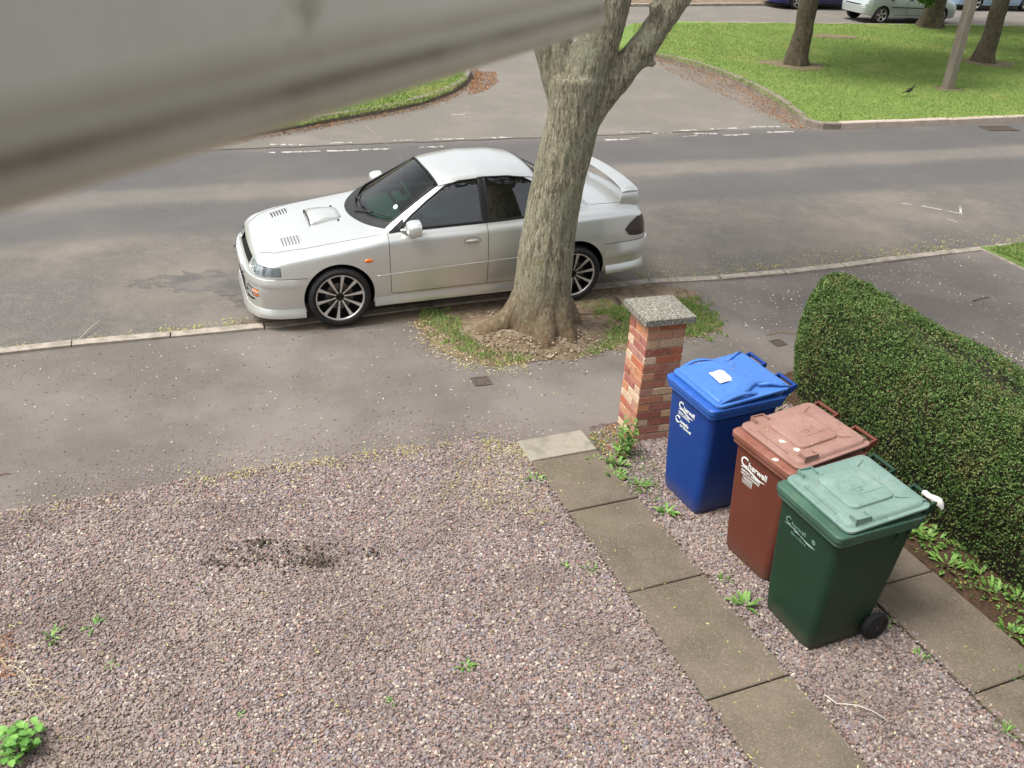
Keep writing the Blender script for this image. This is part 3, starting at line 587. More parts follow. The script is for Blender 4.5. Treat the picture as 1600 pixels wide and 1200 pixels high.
for k in range(rows):
    z0 = k * rh + .0058; z1 = (k + 1) * rh - .0058
    long_, short = .2195, .1065
    for side_ in range(4):
        first = (k + side_) % 2            # quoin bond: stretcher + header round the four faces
        # brick runs along the side from corner to corner, the far corner belonging to the next side
        segs = [(0, .222), (.232, SP - .1065 if False else SP)] if first else [(0, .105), (.115, SP)]
        segs = [(0, .217), (.227, SP)] if first else [(0, .106), (.116, SP)]
        for a, b in segs:
            j = random.uniform(-.0015, .0015)
            if b == SP: b = SP - .0005
            if a == 0: a = .0005
            lo = -.0 + j; x0, x1, y0, y1 = a, b, lo, .02
            Rm = {0: lambda x, y: (x, y), 1: lambda x, y: (SP - y, x), 2: lambda x, y: (SP - x, SP - y), 3: lambda x, y: (y, SP - x)}[side_]
            c = .003
            def ring(z, e): return [(*Rm(x0 + e, y0 + e), z), (*Rm(x1 - e, y0 + e), z), (*Rm(x1 - e, y1), z), (*Rm(x0 + e, y1), z)]
            mb.loft([ring(z0, c), ring(z0 + c, 0), ring(z1 - c, 0), ring(z1, c)])
mb.build('brickwork', m_brick, pil)
mb = MB(); e = .052
def cr(x, z): return [(-x, -x, z), (SP + x, -x, z), (SP + x, SP + x, z), (-x, SP + x, z)]
mb.loft([cr(e - .004, HPIL), cr(e, HPIL + .004), cr(e, HPIL + .056), cr(e - .008, HPIL + .062)], cap1=False)
n = 8; top = []; 
for i in range(n + 1):
    for j in range(n + 1):
        x = -e + .008 + (SP + 2 * e - .016) * i / n; y = -e + .008 + (SP + 2 * e - .016) * j / n
        d = min(i, j, n - i, n - j) / (n / 2); top.append((x, y, HPIL + .062 + .028 * d + random.uniform(-.002, .002) * (d > 0)))
mb.add(top, [(i * (n + 1) + j, (i + 1) * (n + 1) + j, (i + 1) * (n + 1) + j + 1, i * (n + 1) + j + 1) for i in range(n) for j in range(n)])
mb.build('cap', m_capc, pil)
# ---------------------------------------------------------------- trees
def bark_mat(name, base, dk, lt, green, zb=None):
    return M(name, base, .95, zband=zb, var=[(16, dk, .5, .62, .6, (1, 1, .2)), (34, dk, .50, .60, .85, (1, 1, .22)), (45, lt, .5, .62, .75, (1, 1, .3)), (3, green, .5, .62, .6), (90, dk, .5, .62, .6, (1, 1, .4)), (5, '#7d7a3c', .6, .7, .35)],
             bump=[(22, 1.0, .02, (1, 1, .2)), (60, 1.0, .014, (1, 1, .28)), (160, .5, .004)])
m_bark = bark_mat('tree_bark', '#8b8672', '#524c3b', '#aba78f', '#838770', (-.05, 1.0, '#66543f', 1.3))
m_bark2 = bark_mat('far_tree_bark', '#584f3e', '#352f25', '#70674f', '#51523a')
def organic(name, tubes, voxel, mat, parent, rough=.02, fscale=6., stretch=.35, sm=3):
    """join tapering limbs into one continuous skin, then roughen it"""
    mb = MB()
    for pts, rad in tubes: mb.tube(pts, rad, 14)
    o = mb.build(name + '_cage', mat); md = o.modifiers.new('r', 'REMESH'); md.mode = 'VOXEL'; md.voxel_size = voxel
    s2 = o.modifiers.new('s', 'SMOOTH'); s2.iterations = sm; s2.factor = .7
    dg = bpy.context.evaluated_depsgraph_get(); me = bpy.data.meshes.new_from_object(o.evaluated_get(dg)); bpy.data.objects.remove(o)
    n = len(me.vertices); co = np.zeros(n * 3); no = np.zeros(n * 3); me.vertices.foreach_get('co', co); me.vertices.foreach_get('normal', no); co = co.reshape(-1, 3); no = no.reshape(-1, 3)
    from mathutils import noise
    d = np.array([noise.fractal(Vector((p[0] * fscale, p[1] * fscale, p[2] * fscale * stretch)), .9, 2.1, 4) for p in co])
    co = co + no * (d * rough)[:, None]; me.vertices.foreach_set('co', co.ravel()); me.update(); me.polygons.foreach_set('use_smooth', [True] * len(me.polygons))
    me.materials.clear(); me.materials.append(mat); me.name = name
    r = bpy.data.objects.new(name, me); C.objects.link(r); r.parent = parent; return r
m_leaf = M('tree_leaf', '#3c5a1f', .6, island=['#3c5a1f', '#4f7026', '#2f4a1a', '#5f8030', '#456522', '#364f1c', '#6b8a3a'], spec=.3)
def crown_leaves(name, centres, radii, n, size, parent, mat=None, flat=.7):
    cs = np.array(centres); rs = np.array(radii); w = rs ** 2 / (rs ** 2).sum(); i = RNG.choice(len(cs), n, p=w)
    v = RNG.normal(0, 1, (n, 3)); v /= np.linalg.norm(v, axis=1)[:, None]; r = rs[i] * RNG.uniform(.35, 1, n) ** .6
    P = cs[i] + v * r[:, None] * [1, 1, flat]; s = RNG.uniform(.6, 1.2, n) * size
    return scatter_mesh(name, P, [(-1, 0, 0), (-.3, -.6, .1), (.5, -.5, .12), (1, 0, -.1), (.5, .5, .12), (-.3, .6, .1)], [(0, 1, 2, 3, 4, 5)], s, mat or m_leaf, jit=.15, parent=parent)
TB = np.array([.30, 8.62, 0.]); 
tree = empty('street_tree', tuple(TB), 0, 'grey barked street tree forking above the silver car, rooted in the soil patch', 'tree')
def T(*p): return tuple(np.array(p) - TB)
tubes = [([T(.26, 8.60, -.15), T(.26, 8.61, .08), T(.25, 8.62, .28), T(.25, 8.62, .6), T(.28, 8.62, 1.2), T(.34, 8.62, 1.71), T(.43, 8.62, 2.25), T(.45, 8.63, 2.6)], [.43, .355, .315, .288, .262, .255, .25, .29]),
         ([T(.37, 8.62, 1.9), T(.40, 8.64, 2.3), T(.19, 8.70, 2.85), T(.0, 8.8, 3.35), T(-.35, 8.9, 4.2), T(-.9, 9.0, 5.4)], [.2, .2, .18, .17, .14, .09]),
         ([T(.43, 8.62, 2.1), T(.46, 8.60, 2.5), T(.60, 8.56, 2.95), T(.68, 8.55, 3.3), T(.72, 8.55, 4.0), T(.75, 8.5, 5.3), T(.9, 8.4, 6.6)], [.2, .22, .185, .165, .15, .12, .07]),
         ([T(.45, 8.62, 2.05), T(.62, 8.62, 2.4), T(.84, 8.62, 2.68), T(1.02, 8.62, 2.93), T(1.24, 8.62, 3.3), T(1.5, 8.62, 3.75), T(2.0, 8.7, 4.7), T(2.7, 8.8, 5.8)], [.16, .155, .135, .125, .115, .11, .085, .05]),
         # root flare
         ([T(.12, 8.56, .42), T(-.05, 8.53, .20), T(-.40, 8.48, -.06)], [.16, .13, .10]),
         ([T(.1, 8.7, .42), T(-.0, 8.75, .18), T(-.15, 8.85, -.02)], [.14, .14, .08]),
         ([T(.30, 8.50, .5), T(.30, 8.38, .2), T(.30, 8.2, -.1)], [.14, .13, .12]),
         ([T(.40, 8.52, .45), T(.48, 8.44, .18), T(.60, 8.32, -.1)], [.14, .12, .10]),
         ([T(.45, 8.7, .3), T(.60, 8.72, .06), T(.74, 8.76, -.08)], [.15, .12, .07]),
         # pruned stub on the right limb
         ([T(1.1, 8.60, 3.02), T(1.04, 8.50, 3.22), T(1.03, 8.46, 3.27)], [.07, .06, .055]),
         ([T(.96, 8.62, 2.78), T(1.12, 8.60, 2.74)], [.05, .028])]
organic('trunk', tubes, .02, m_bark, tree, rough=.011, fscale=14, stretch=.16, sm=5)
mb = MB()
for b in range(26):
    a = random.choice([((-.9, 9.0, 5.4)), ((.9, 8.4, 6.6)), ((2.7, 8.8, 5.8)), ((.75, 8.5, 5.3)), (1.8, 8.7, 4.4), (-.35, 8.9, 4.2)]); d = Vector((random.uniform(-1, 1), random.uniform(-1, 1), random.uniform(.2, 1))).normalized() * random.uniform(1, 2)
    p0 = Vector(T(*a)); mb.tube([p0, p0 + d * .5 + Vector((0, 0, .1)), p0 + d], [.05, .035, .012], 6)
mb.build('branches', m_bark, tree, smooth=True)
cs = [T(random.uniform(-2.6, 4.0), 8.6 + random.uniform(-2.2, 2.6), random.uniform(6.6, 9.6)) for _ in range(26)]
crown_leaves('crown', cs, [random.uniform(.5, .95) for _ in cs], 14000, .07, tree)
# soil mound round the root flare
mb = MB(); rings = []
for r, z in ((.80, .0), (.66, .03), (.54, .07), (.42, .12)):
    rings.append([(.20 + r * 1.0 * math.cos(a) * (1 + .12 * math.sin(3 * a)), 8.55 + r * .72 * math.sin(a) * (1 + .1 * math.cos(2 * a)), z + (.01 if z else 0)) for a in np.linspace(0, 2 * math.pi, 40)[:-1]])
mb.loft(rings, cap0=False); struct(mb.build('bare_soil', m_soil, smooth=True))
_a = RNG.uniform(0, 6.283, 900); _r = RNG.uniform(.35, .85, 900); _q = np.column_stack([.20 + _r * np.cos(_a), 8.55 + _r * .75 * np.sin(_a)]); _z = np.interp(_r, [.42, .54, .66, .80], [.13, .08, .04, .012]); _s = RNG.uniform(.004, .013, 900)
tag(scatter_mesh('gravel', np.column_stack([_q, _z]), CUB_V, CUB_F, np.column_stack([_s, _s * .8, _s * .4]), M('bark_chip', '#a08a70', .9, island=['#9a8b74', '#7d6a54', '#b8ab96', '#6f5c48', '#8c7e68', '#a3957e', '#625040']), tilt=.4, jit=.3), 'pale chips and flakes lying on the soil round the tree foot', 'wood chips', kind='stuff')
def far_tree(base, lean, h, r0, label, cr=None, group='trees on the far green', seed=1, droop=()):
    random.seed(seed); b = np.array(base); t = empty('lime_tree', tuple(b), 0, label, 'tree', group)
    top = np.array([lean[0], lean[1], h]); mid = top * .5 + np.array([random.uniform(-.05, .05), 0, 0])
    tb = [([(0, 0, -.2), (0, 0, .1), (*(top[:2] * .2), h * .2), tuple(mid), tuple(top)], [r0 * 1.3, r0 * 1.12, r0 * .95, r0 * .86, r0 * .8])]
    for k in range(5):
        a = k * 1.257 + seed; tb.append(([(math.cos(a) * r0 * .6, math.sin(a) * r0 * .6, .3), (math.cos(a) * r0 * 1.35, math.sin(a) * r0 * 1.35, -.08)], [r0 * .45, r0 * .25]))
    for k in range(4):
        a = k * 1.57 + seed; p = top; q = top + np.array([math.cos(a) * 1.2, math.sin(a) * 1.2, 1.3]); q2 = q + np.array([math.cos(a) * .8, math.sin(a) * .8, 1.2]); tb.append(([tuple(p - [0, 0, .3]), tuple(q), tuple(q2)], [r0 * .5, r0 * .35, r0 * .12]))
    organic('trunk', tb, .04, m_bark2, t, rough=.03, fscale=5)
    cs = [(top[0] + random.uniform(-2.4, 2.4), top[1] + random.uniform(-2.4, 2.4), h + random.uniform(.9, 4.5)) for _ in range(20)]
    rs = [random.uniform(.7, 1.2) for _ in range(20)]
    crown_leaves('crown', cs, rs, 9000, .22, t)
    if droop: crown_leaves('hanging_leaves', [d[:3] for d in droop], [d[3] for d in droop], 110 * len(droop), .075, t, flat=.9)
    mb = MB()
    for d in droop:
        mb.tube([tuple(top + [0, 0, .6]), ((top[0] + d[0]) / 2, (top[1] + d[1]) / 2, max(h + .6, d[2] + .5)), d[:3]], [.03, .02, .008], 5)
    if droop: mb.build('hanging_branch', m_bark2, t)
    random.seed(99); return t
bx = G(1243, 101, ZF); far_tree((*bx, ZF), (.15, 0), 3.6, .27, 'leaning tree on the green nearest the side road, left of the other trunks', seed=1, droop=[(.75, -.2, 2.05, .26), (.95, -.2, 2.3, .25)])
bx = G(1535, 97, ZF); far_tree((*bx, ZF), (.12, 0), 3.6, .26, 'tree on the green just right of the tall grey post', seed=3, droop=[(.95, -.3, 1.85, .30), (.70, -.2, 2.2, .3), (1.15, -.3, 1.6, .22)])
bx = G(1443, 38, ZF); far_tree((bx[0], bx[1] - .6, ZF), (.05, 0), 3.0, .36, 'stout tree at the back of the green in front of the pale estate car', seed=5, droop=[(-.70, -.5, 1.05, .30), (-.45, -.5, .85, .24), (-.9, -.5, 1.3, .3)])
# tall grey post on the green
pb = G(1480, 139, ZF); post = empty('lamp_post', (*pb, ZF), .3, 'tall grey brown concrete lamp post standing on the far green', 'lamp post')
m_post = M('post_concrete', '#7c7468', .85, [(6, '#5f574e', .45, .62, .6, (1, 1, .3)), (60, '#958c80', .52, .66, .5), (2, '#70635a', .5, .65, .5, (1, 1, .3))], [(80, .4, .004)])
mb = MB()
def sq(w, z): c = w * .25; return [(-w + c, -w, z), (w - c, -w, z), (w, -w + c, z), (w, w - c, z), (w - c, w, z), (-w + c, w, z), (-w, w - c, z), (-w, -w + c, z)]
mb.loft([sq(.118, -.3), sq(.115, .0), sq(.108, 2.4), sq(.095, 4), sq(.06, 7.5)]); mb.build('column', m_post, post)
mb = MB(); mb.tube([(0, 0, 7.4), (.1, -.2, 7.9), (.3, -.9, 8.1)], [.05, .045, .04], 10); mb.build('arm', m_post, post, smooth=True)
mb = MB(); mb.loft([[(.3 + sx * a, -.9 - y, 8.08 + zz * a) for sx, zz in ((-.12, 0), (-.1, .1), (.1, .1), (.12, 0), (.06, -.06), (-.06, -.06))] for y, a in ((0, .6), (.1, 1), (.5, 1), (.6, .5))]); mb.build('lantern', m_post, post)
struct(sheet('bare_soil', [(pb[0] + .35 * math.cos(a) * random.uniform(.8, 1.2), pb[1] + .3 * math.sin(a) * random.uniform(.8, 1.2)) for a in np.linspace(0, 6.28, 12)[:-1]], ZF + .012, m_soil, .02))
for (x, y, w, h_) in ((1243, 102, .9, .45), (1540, 98, .8, .4), (1297, 57, .8, .3)):
    p = G(x, y, ZF); struct(sheet('bare_soil', [(p[0] + w * math.cos(a) * random.uniform(.7, 1.25), p[1] + h_ * 1.6 * math.sin(a) * random.uniform(.7, 1.2)) for a in np.linspace(0, 6.28, 18)[:-1]], ZF + .014, m_soil, .02, wob=.03))
# ---------------------------------------------------------------- hedge
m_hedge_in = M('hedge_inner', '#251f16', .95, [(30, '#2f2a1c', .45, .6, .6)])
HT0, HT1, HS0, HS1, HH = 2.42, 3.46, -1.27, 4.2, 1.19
def hedge_pt(s, a, k=1.):                  # a: 0..pi around the section from the near side over the top
    e = .58; ca, sa = math.cos(a), math.sin(a)
    x = -abs(ca) ** e * (1 if ca > 0 else -1); z = abs(sa) ** (e if True else 1)
    endt = max(0., min(1., (s - HS0) / .62)); f = math.sqrt(max(0, 1 - (1 - endt) ** 2.2)); f2 = .86 + .14 * f
    w = (HT1 - HT0) / 2 * (.25 + .75 * f) * k * (1 + .02 * math.sin(s * 2.3) + .02 * math.sin(s * 5.1 + a)); h = HH * f2 * (1 - (1 - k) * .6) * (1 + .008 * math.sin(s * 3.1) + .012 * math.sin(s * 7 + a * 2))
    bulge = 1 - .30 * (1 - min(1, z / .6)) ** 1.3 if z < .6 else 1
    t = (HT0 + HT1) / 2 + x * w * bulge + max(0, .26 * (1 - (s - HS0) / 1.8)) * (1 if x < 0 else .4) + .015 * math.sin(s * 4); p = Y(s, t); return (p[0], p[1], z * h)
hedge = empty('privet_hedge', (*Y(1, 2.85), 0), 0, 'long clipped green hedge with a rounded end, running along the right of the bins', 'hedge')
hedge.rotation_euler = (0, 0, 0); ho = np.array([*Y(1, 2.85), 0])
SS = np.concatenate([np.linspace(HS0 + .03, HS0 + .7, 14), np.linspace(HS0 + .8, HS1, 46)]); AA = np.linspace(0, math.pi, 30)
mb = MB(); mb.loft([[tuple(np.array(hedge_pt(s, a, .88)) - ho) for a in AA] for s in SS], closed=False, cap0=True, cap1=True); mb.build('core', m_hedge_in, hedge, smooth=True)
n = 150000
ss = HS0 + (HS1 - HS0) * RNG.uniform(0, 1, n) ** .9; ss[:13000] = HS0 + .62 * RNG.uniform(0, 1, 13000) ** 1.6; aa = RNG.uniform(.0, math.pi * .93, n); kk = RNG.uniform(.89, 1.015, n)
gs = np.linspace(HS0, HS1, 260); ga = np.linspace(0, math.pi, 80)
grid = np.array([[hedge_pt(s, a, 1.) for a in ga] for s in gs]); gin = np.array([[hedge_pt(s, a, .88) for a in ga] for s in gs])
fi = np.clip((ss - HS0) / (HS1 - HS0) * 259, 0, 258.99); fj = np.clip(aa / math.pi * 79, 0, 78.99); i0, j0 = fi.astype(int), fj.astype(int); u_, v_ = (fi - i0)[:, None], (fj - j0)[:, None]
def bil(g): return (g[i0, j0] * (1 - u_) + g[i0 + 1, j0] * u_) * (1 - v_) + (g[i0, j0 + 1] * (1 - u_) + g[i0 + 1, j0 + 1] * u_) * v_
P1, P0 = bil(grid), bil(gin); q = RNG.uniform(.0, 1.12, n) ** .55
lump = (np.sin(P1[:, 0] * 19) * np.sin(P1[:, 1] * 17 + 1) * np.sin(P1[:, 2] * 16) * .34 + np.sin(P1[:, 0] * 7.3 + P1[:, 1] * 6.1) * .15)
q = np.clip(q + lump, .05, 1.3); PP = P0 + (P1 - P0) * q[:, None] + RNG.normal(0, .006, (n, 3))
holes = [(1485, 552), (1478, 625), (1540, 560), (1335, 530), (1450, 668)]
keep = PP[:, 2] > .02
for hx, hy in holes:
    g = np.array([*G(hx, hy, HH * .96)]); keep &= (np.hypot(PP[:, 0] - g[0], PP[:, 1] - g[1]) > RNG.uniform(.04, .085, n)) | (PP[:, 2] < .8)
for _ in range(60):
    c = P1[RNG.integers(0, n)]; keep &= np.linalg.norm(PP - c, axis=1) > RNG.uniform(0, .055, n)
PP = PP[keep]; n = len(PP); zone = RNG.uniform(0, 1, n) + .04 + .22 * np.sin(PP[:, 0] * 9) * np.sin(PP[:, 1] * 8)
m_hl = M('hedge_leaf', '#4e6c30', .5, [(6, '#6b7442', .5, .64, .5), (1.3, '#3e5828', .5, .66, .4), (2.5, '#7d6f47', .6, .72, .5)], island=['#47632f', '#3c5628', '#56703a', '#435e2c', '#5f7842', '#374f25', '#4f6a33', '#5f7642', '#3f582c', '#4a6234', '#6f7c4c'], spec=.2)
m_hb2 = M('hedge_brown_leaf', '#6b6040', .8, island=['#6b6040', '#7d6a46', '#5c5c38', '#6f7448', '#7f7450', '#5e6e3c'])
LV = [(-1, 0, 0), (-.2, -.5, .15), (1, 0, 0), (-.2, .5, .15)]
sel = zone > .12
def leaves(P, mat, name, smin, smax): return scatter_mesh(name, P - ho, LV, LEAF_F, RNG.uniform(smin, smax, len(P)), mat, jit=.2, parent=hedge)
leaves(PP[sel], m_hl, 'foliage', .008, .0145); leaves(PP[~sel], m_hb2, 'brown_foliage', .008, .013)
tk = RNG.integers(0, n, 700); mb = MB()
for i in tk:
    p = PP[i] - ho; d = RNG.normal(0, 1, 3); d[2] = abs(d[2]); d /= np.linalg.norm(d); mb.tube([p - d * .05, p + d * .03], [.0016, .0008], 4)
mb.build('twigs', M('hedge_twig', '#5a4a38', .9), hedge)
# ---------------------------------------------------------------- weeds
m_weed = M('weed_leaf', '#5a8038', .6, [(30, '#6f9448', .5, .65, .6)], island=['#587c36', '#678c40', '#4b6e2e', '#769a4e', '#5f8438'])
m_stem = M('weed_stem', '#5d7a3a', .7)
def leafshape(L, w, toothed=0):
    xs = np.linspace(0, 1, 9); out = []
    for i, x in enumerate(xs):
        ww = w * math.sin(math.pi * min(1, x * .9 + .06)) ** .8 * (1 - (.45 if toothed and i % 2 else 0)); out.append((x * L, ww, math.sin(x * 2.6) * L * .22))
    return out
def add_leaf(mb, org, az, L, w, up, toothed=0, m=0):
    sh = leafshape(L, w, toothed); v = []; c, s = math.cos(az), math.sin(az); cu, su = math.cos(up), math.sin(up)
    for x, ww, z in sh:
        X, Z = x * cu - z * su * 0 , z * cu * .6 + x * su
        for sgn in (-1, 0, 1): v.append((org[0] + X * c - sgn * ww * s, org[1] + X * s + sgn * ww * c, org[2] + Z + (abs(sgn) * ww * .25)))
    f = []
    for i in range(len(sh) - 1):
        for k in (0, 1): f.append((i * 3 + k, i * 3 + k + 1, (i + 1) * 3 + k + 1, (i + 1) * 3 + k))
    mb.add(v, f, m)
def weed(loc, n, L, w, label, up=(.1, .7), toothed=1, rad=.02, group='weeds growing in the front yard', cat='weed', name='weed'):
    mb = MB()
    for k in range(n):
        a = random.uniform(0, 6.28); r = random.uniform(0, rad); add_leaf(mb, (r * math.cos(a), r * math.sin(a), .004), a + random.uniform(-.4, .4), L * random.uniform(.4, .9), w * random.uniform(.5, .9), random.uniform(*up), toothed)
    o = mb.build(name, m_weed, None, smooth=True); o.location = (*loc, .012); return tag(o, label, cat, group)
weed(G(1041, 803), 16, .11, .02, 'toothed dandelion beside the slab path left of the blue bin foot', rad=.03)
weed(G(1163, 948), 15, .12, .022, 'broad toothed dandelion between slab path and green bin', rad=.05)
weed(G(1130, 905), 10, .05, .012, 'small weed in gravel between slab path and brown bin', rad=.05)
weed(G(80, 1000), 12, .075, .014, 'feathery weed at the left side of the driveway gravel, nearer the lens of two', rad=.05)
weed(G(148, 980), 10, .07, .012, 'flat weed at the left side of the driveway gravel, right of its neighbour', rad=.05, up=(.05, .3))
weed(G(728, 1044), 14, .065, .012, 'small green weed alone in the middle foreground of the gravel', rad=.035, up=(.05, .4))
weed(G(614, 1100), 7, .045, .010, 'tiny weed in the gravel below the middle one', rad=.02)
weed(G(378, 1120), 7, .03, .009, 'tiny round tuft in the foreground gravel left of centre', rad=.015)
weed(G(175, 1042), 7, .04, .009, 'pale tiny weed near the left of the gravel', rad=.03, up=(.05, .3))
weed(G(835, 752), 16, .07, .012, 'low weed against the left edge of the first grey slab', rad=.07)
weed(G(883, 888), 10, .045, .010, 'small weed in the gravel beside the slab path, upper of two', rad=.03)
weed(G(925, 893), 14, .05, .010, 'small weed touching the slab path edge, lower of two', rad=.05)
weed(G(1437, 1033), 22, .06, .006, 'grassy tuft on the edge of the right hand slab path', rad=.06, up=(.5, 1.2), toothed=0)
weed(G(1567, 1148), 26, .08, .005, 'grassy tuft at the bottom right by the slab path edge', rad=.05, up=(.6, 1.3), toothed=0)
weed(G(1392, 975), 8, .06, .016, 'weed sprouting behind the black wheel of the green bin', rad=.03)
weed(G(960, 748), 26, .09, .016, 'sprawling weeds on the slab edge at the foot of the brick pillar', rad=.09)
weed(G(1000, 760), 26, .085, .015, 'leafy weed on the gravel between brick pillar and blue bin', rad=.09)
weed(G(930, 722), 14, .06, .012, 'low weed across the pale slab joint by the brick pillar', rad=.06)
# weeds under the hedge
bedw = []
k = 0
for (x, y, n, L, w, lb) in ((1420, 830, 30, .09, .02, 'leafy weed under the hedge right behind the green bin lid'), (1448, 845, 34, .09, .02, 'dense weed clump under the hedge at the back edge of the slab'), (1500, 862, 20, .13, .025, 'upright broad leaved weed under the hedge'),
                       (1478, 885, 24, .10, .022, 'spreading weed beside the upper corner of the right hand slab'), (1530, 900, 24, .09, .02, 'weed on the bare soil midway under the hedge'), (1555, 930, 26, .09, .02, 'round leaved weed on the soil strip'),
                       (1590, 940, 22, .10, .022, 'weed at the right edge of the picture under the hedge'), (1580, 990, 26, .08, .018, 'low weed by the slab near the right edge'), (1596, 1055, 10, .06, .015, 'pale weed at the slab joint at the right edge'),
                       (1425, 800, 26, .09, .02, 'weed in the shade between green bin and hedge'), (1545, 870, 26, .1, .02, 'weed deep under the hedge foliage')):
    weed(G(x, y), n, L, w, lb, rad=.11, up=(.1, .9), group='weeds along the foot of the hedge')
P = dens(scatter(bed, 9000), lambda q: np.clip(1.15 - np.abs(((q - YG) @ YV) - 2.45) / .28 + .6 * np.sin(q[:, 0] * 13) * np.sin(q[:, 1] * 11), 0, 1))
tag(scatter_mesh('ground_cover', np.column_stack([P, RNG.uniform(.02, .07, len(P))]), [(-1, 0, 0), (-.2, -.5, .1), (.6, -.4, .15), (1, 0, 0), (.6, .4, .15), (-.2, .5, .1)], [(0, 1, 2, 3, 4, 5)], RNG.uniform(.007, .018, len(P)), M('cover_leaf', '#4a6e2e', .6, island=['#4a6e2e', '#3c5c26', '#5b8038', '#6b8e44', '#43642a', '#7d7040']), tilt=.5, jit=.2), 'low leafy ground cover filling the soil strip along the hedge foot', 'ground cover', kind='stuff')
P = dens(scatter([Y(-.75, .55), Y(-.95, .65), Y(-.9, 1.0), Y(-.3, .95), Y(.1, .75), Y(.1, .58)], 900), lambda q: .5 + .5 * np.sin(q[:, 0] * 31) * np.sin(q[:, 1] * 27))
tag(scatter_mesh('ground_cover', np.column_stack([P, RNG.uniform(.025, .06, len(P))]), [(-1, 0, 0), (-.2, -.5, .1), (.6, -.4, .15), (1, 0, 0), (.6, .4, .15), (-.2, .5, .1)], [(0, 1, 2, 3, 4, 5)], RNG.uniform(.005, .013, len(P)), _mats['cover_leaf'], tilt=.5, jit=.2), 'small creeping leaves spreading from the pillar foot over the slab edge', 'ground cover', kind='stuff')
# climbing plant at the pillar
cl = empty('climbing_weed', (*G(968, 712), 0), 0, 'tall nettle like weed climbing the left corner of the brick pillar', 'weed', 'weeds growing in the front yard')
mb = MB(); ms = MB(); b0 = np.array(G(968, 712))
for k in range(6):
    h_ = random.uniform(.25, .48); dx, dy = random.uniform(-.07, .07), random.uniform(-.08, .06); dx2 = random.uniform(-.06, .08)
    P = [(dx, dy, 0), (dx + .02, dy, h_ * .5), (dx + dx2 * .5 + .02, dy, h_)]; ms.tube(P, [.004, .003, .0015], 5)
    for j in range(11):
        t = (j + 1) / 11; p = Vector(P[0]).lerp(Vector(P[1]), t * 2) if t < .5 else Vector(P[1]).lerp(Vector(P[2]), t * 2 - 1); add_leaf(mb, p, random.uniform(0, 6.28), random.uniform(.045, .075) * (1.2 - t * .5), random.uniform(.016, .026) * (1.2 - t * .5), random.uniform(-.1, .5), 1)
ms.build('stem', m_stem, cl, smooth=True); mb.build('leaf', m_weed, cl, smooth=True)
weed(G(965, 730), 16, .1, .03, 'broad leaved weed rooted between pale slab and brick pillar', rad=.06, up=(.2, 1))
# leafy plant and straw at the bottom left
pl = G(40, 1175); bush = empty('leafy_weed', (*pl, 0), 0, 'bright green broad leaved weed in the bottom left corner of the gravel', 'weed')
mb = MB(); ms = MB()
for k in range(60):
    a = random.uniform(0, 6.28); r = random.uniform(0, .14); h_ = random.uniform(.04, .14); p = (r * math.cos(a), r * math.sin(a) * .8, h_); ms.tube([(p[0] * .4, p[1] * .4, 0), p], [.003, .0015], 4); add_leaf(mb, p, random.uniform(0, 6.28), random.uniform(.04, .065), random.uniform(.020, .030), random.uniform(-.2, .4), 1)
ms.build('stem', m_stem, bush, smooth=True); mb.build('leaf', M('bright_leaf', '#507e30', .6, island=['#507e30', '#5f8f3a', '#467228', '#6f9c48', '#568436']), bush, smooth=True)
mb = MB()
for k in range(24):
    p = np.array(G(random.uniform(-30, 90), random.uniform(1020, 1190))); a = random.uniform(-.8, .8) + (3.14 if random.random() < .3 else 0); L = random.uniform(.08, .25)
    mb.tube([(p[0], p[1], .03), (p[0] + L * .5 * math.cos(a), p[1] + L * .5 * math.sin(a), .03 + random.uniform(.01, .05)), (p[0] + L * math.cos(a), p[1] + L * math.sin(a), .025)], [.0016, .0014, .0008], 4)
tag(mb.build('dry_straw', M('straw', '#b9a97e', .85, island=['#b9a97e', '#cfc39c', '#9a8a60'])), 'dry straw strands at the bottom left of the driveway', 'straw', kind='stuff')
P = np.vstack([scatter([G(*p) for p in ((-40, 1000), (20, 990), (25, 1060), (-40, 1080))], 300)]); litter('leaf_litter', P, .025, .006, .014, m_brown, 'brown dead leaves at the left edge of the gravel')
# twigs and wire
def strand(name, pts, r, mat, label, cat, z):
    mb = MB(); mb.tube([(*G(x, y), z + dz) for x, y, dz in pts], [r * (1 - .4 * i / len(pts)) for i in range(len(pts))], 6); return tag(mb.build(name, mat, None, smooth=True), label, cat)
strand('string', ((1285, 1092, .01), (1305, 1107, .012), (1335, 1110, .015), (1360, 1118, .012), (1384, 1133, .01)), .0028, M('white_string', '#cfc8bb', .8), 'pale string lying on the gravel between the slab paths', 'string', .03)
m_twig = M('twig', '#8a7350', .9)
strand('twig', ((1198, 524, 0), (1215, 521, .012), (1235, 522, .01), (1256, 526, 0)), .005, m_twig, 'curved brown twig lying on the pavement behind the blue bin', 'twig', .008)
strand('twig', ((122, 528, 0), (140, 512, .012), (156, 501, .02)), .005, M('pale_twig', '#b7aa92', .85), 'pale twig propped against the kerb on the left', 'twig', -.02)
strand('twig', ((1520, 471, 0), (1532, 468, .01), (1545, 465, .0)), .006, M('dark_twig', '#4a4138', .9), 'short dark twig on the neighbouring drive', 'twig', .006)
strand('twig', ((-5, 744, 0), (8, 742, .01), (16, 741, 0)), .004, M('red_twig', '#7a4436', .9), 'reddish twig on the pavement at the left edge', 'twig', .004)
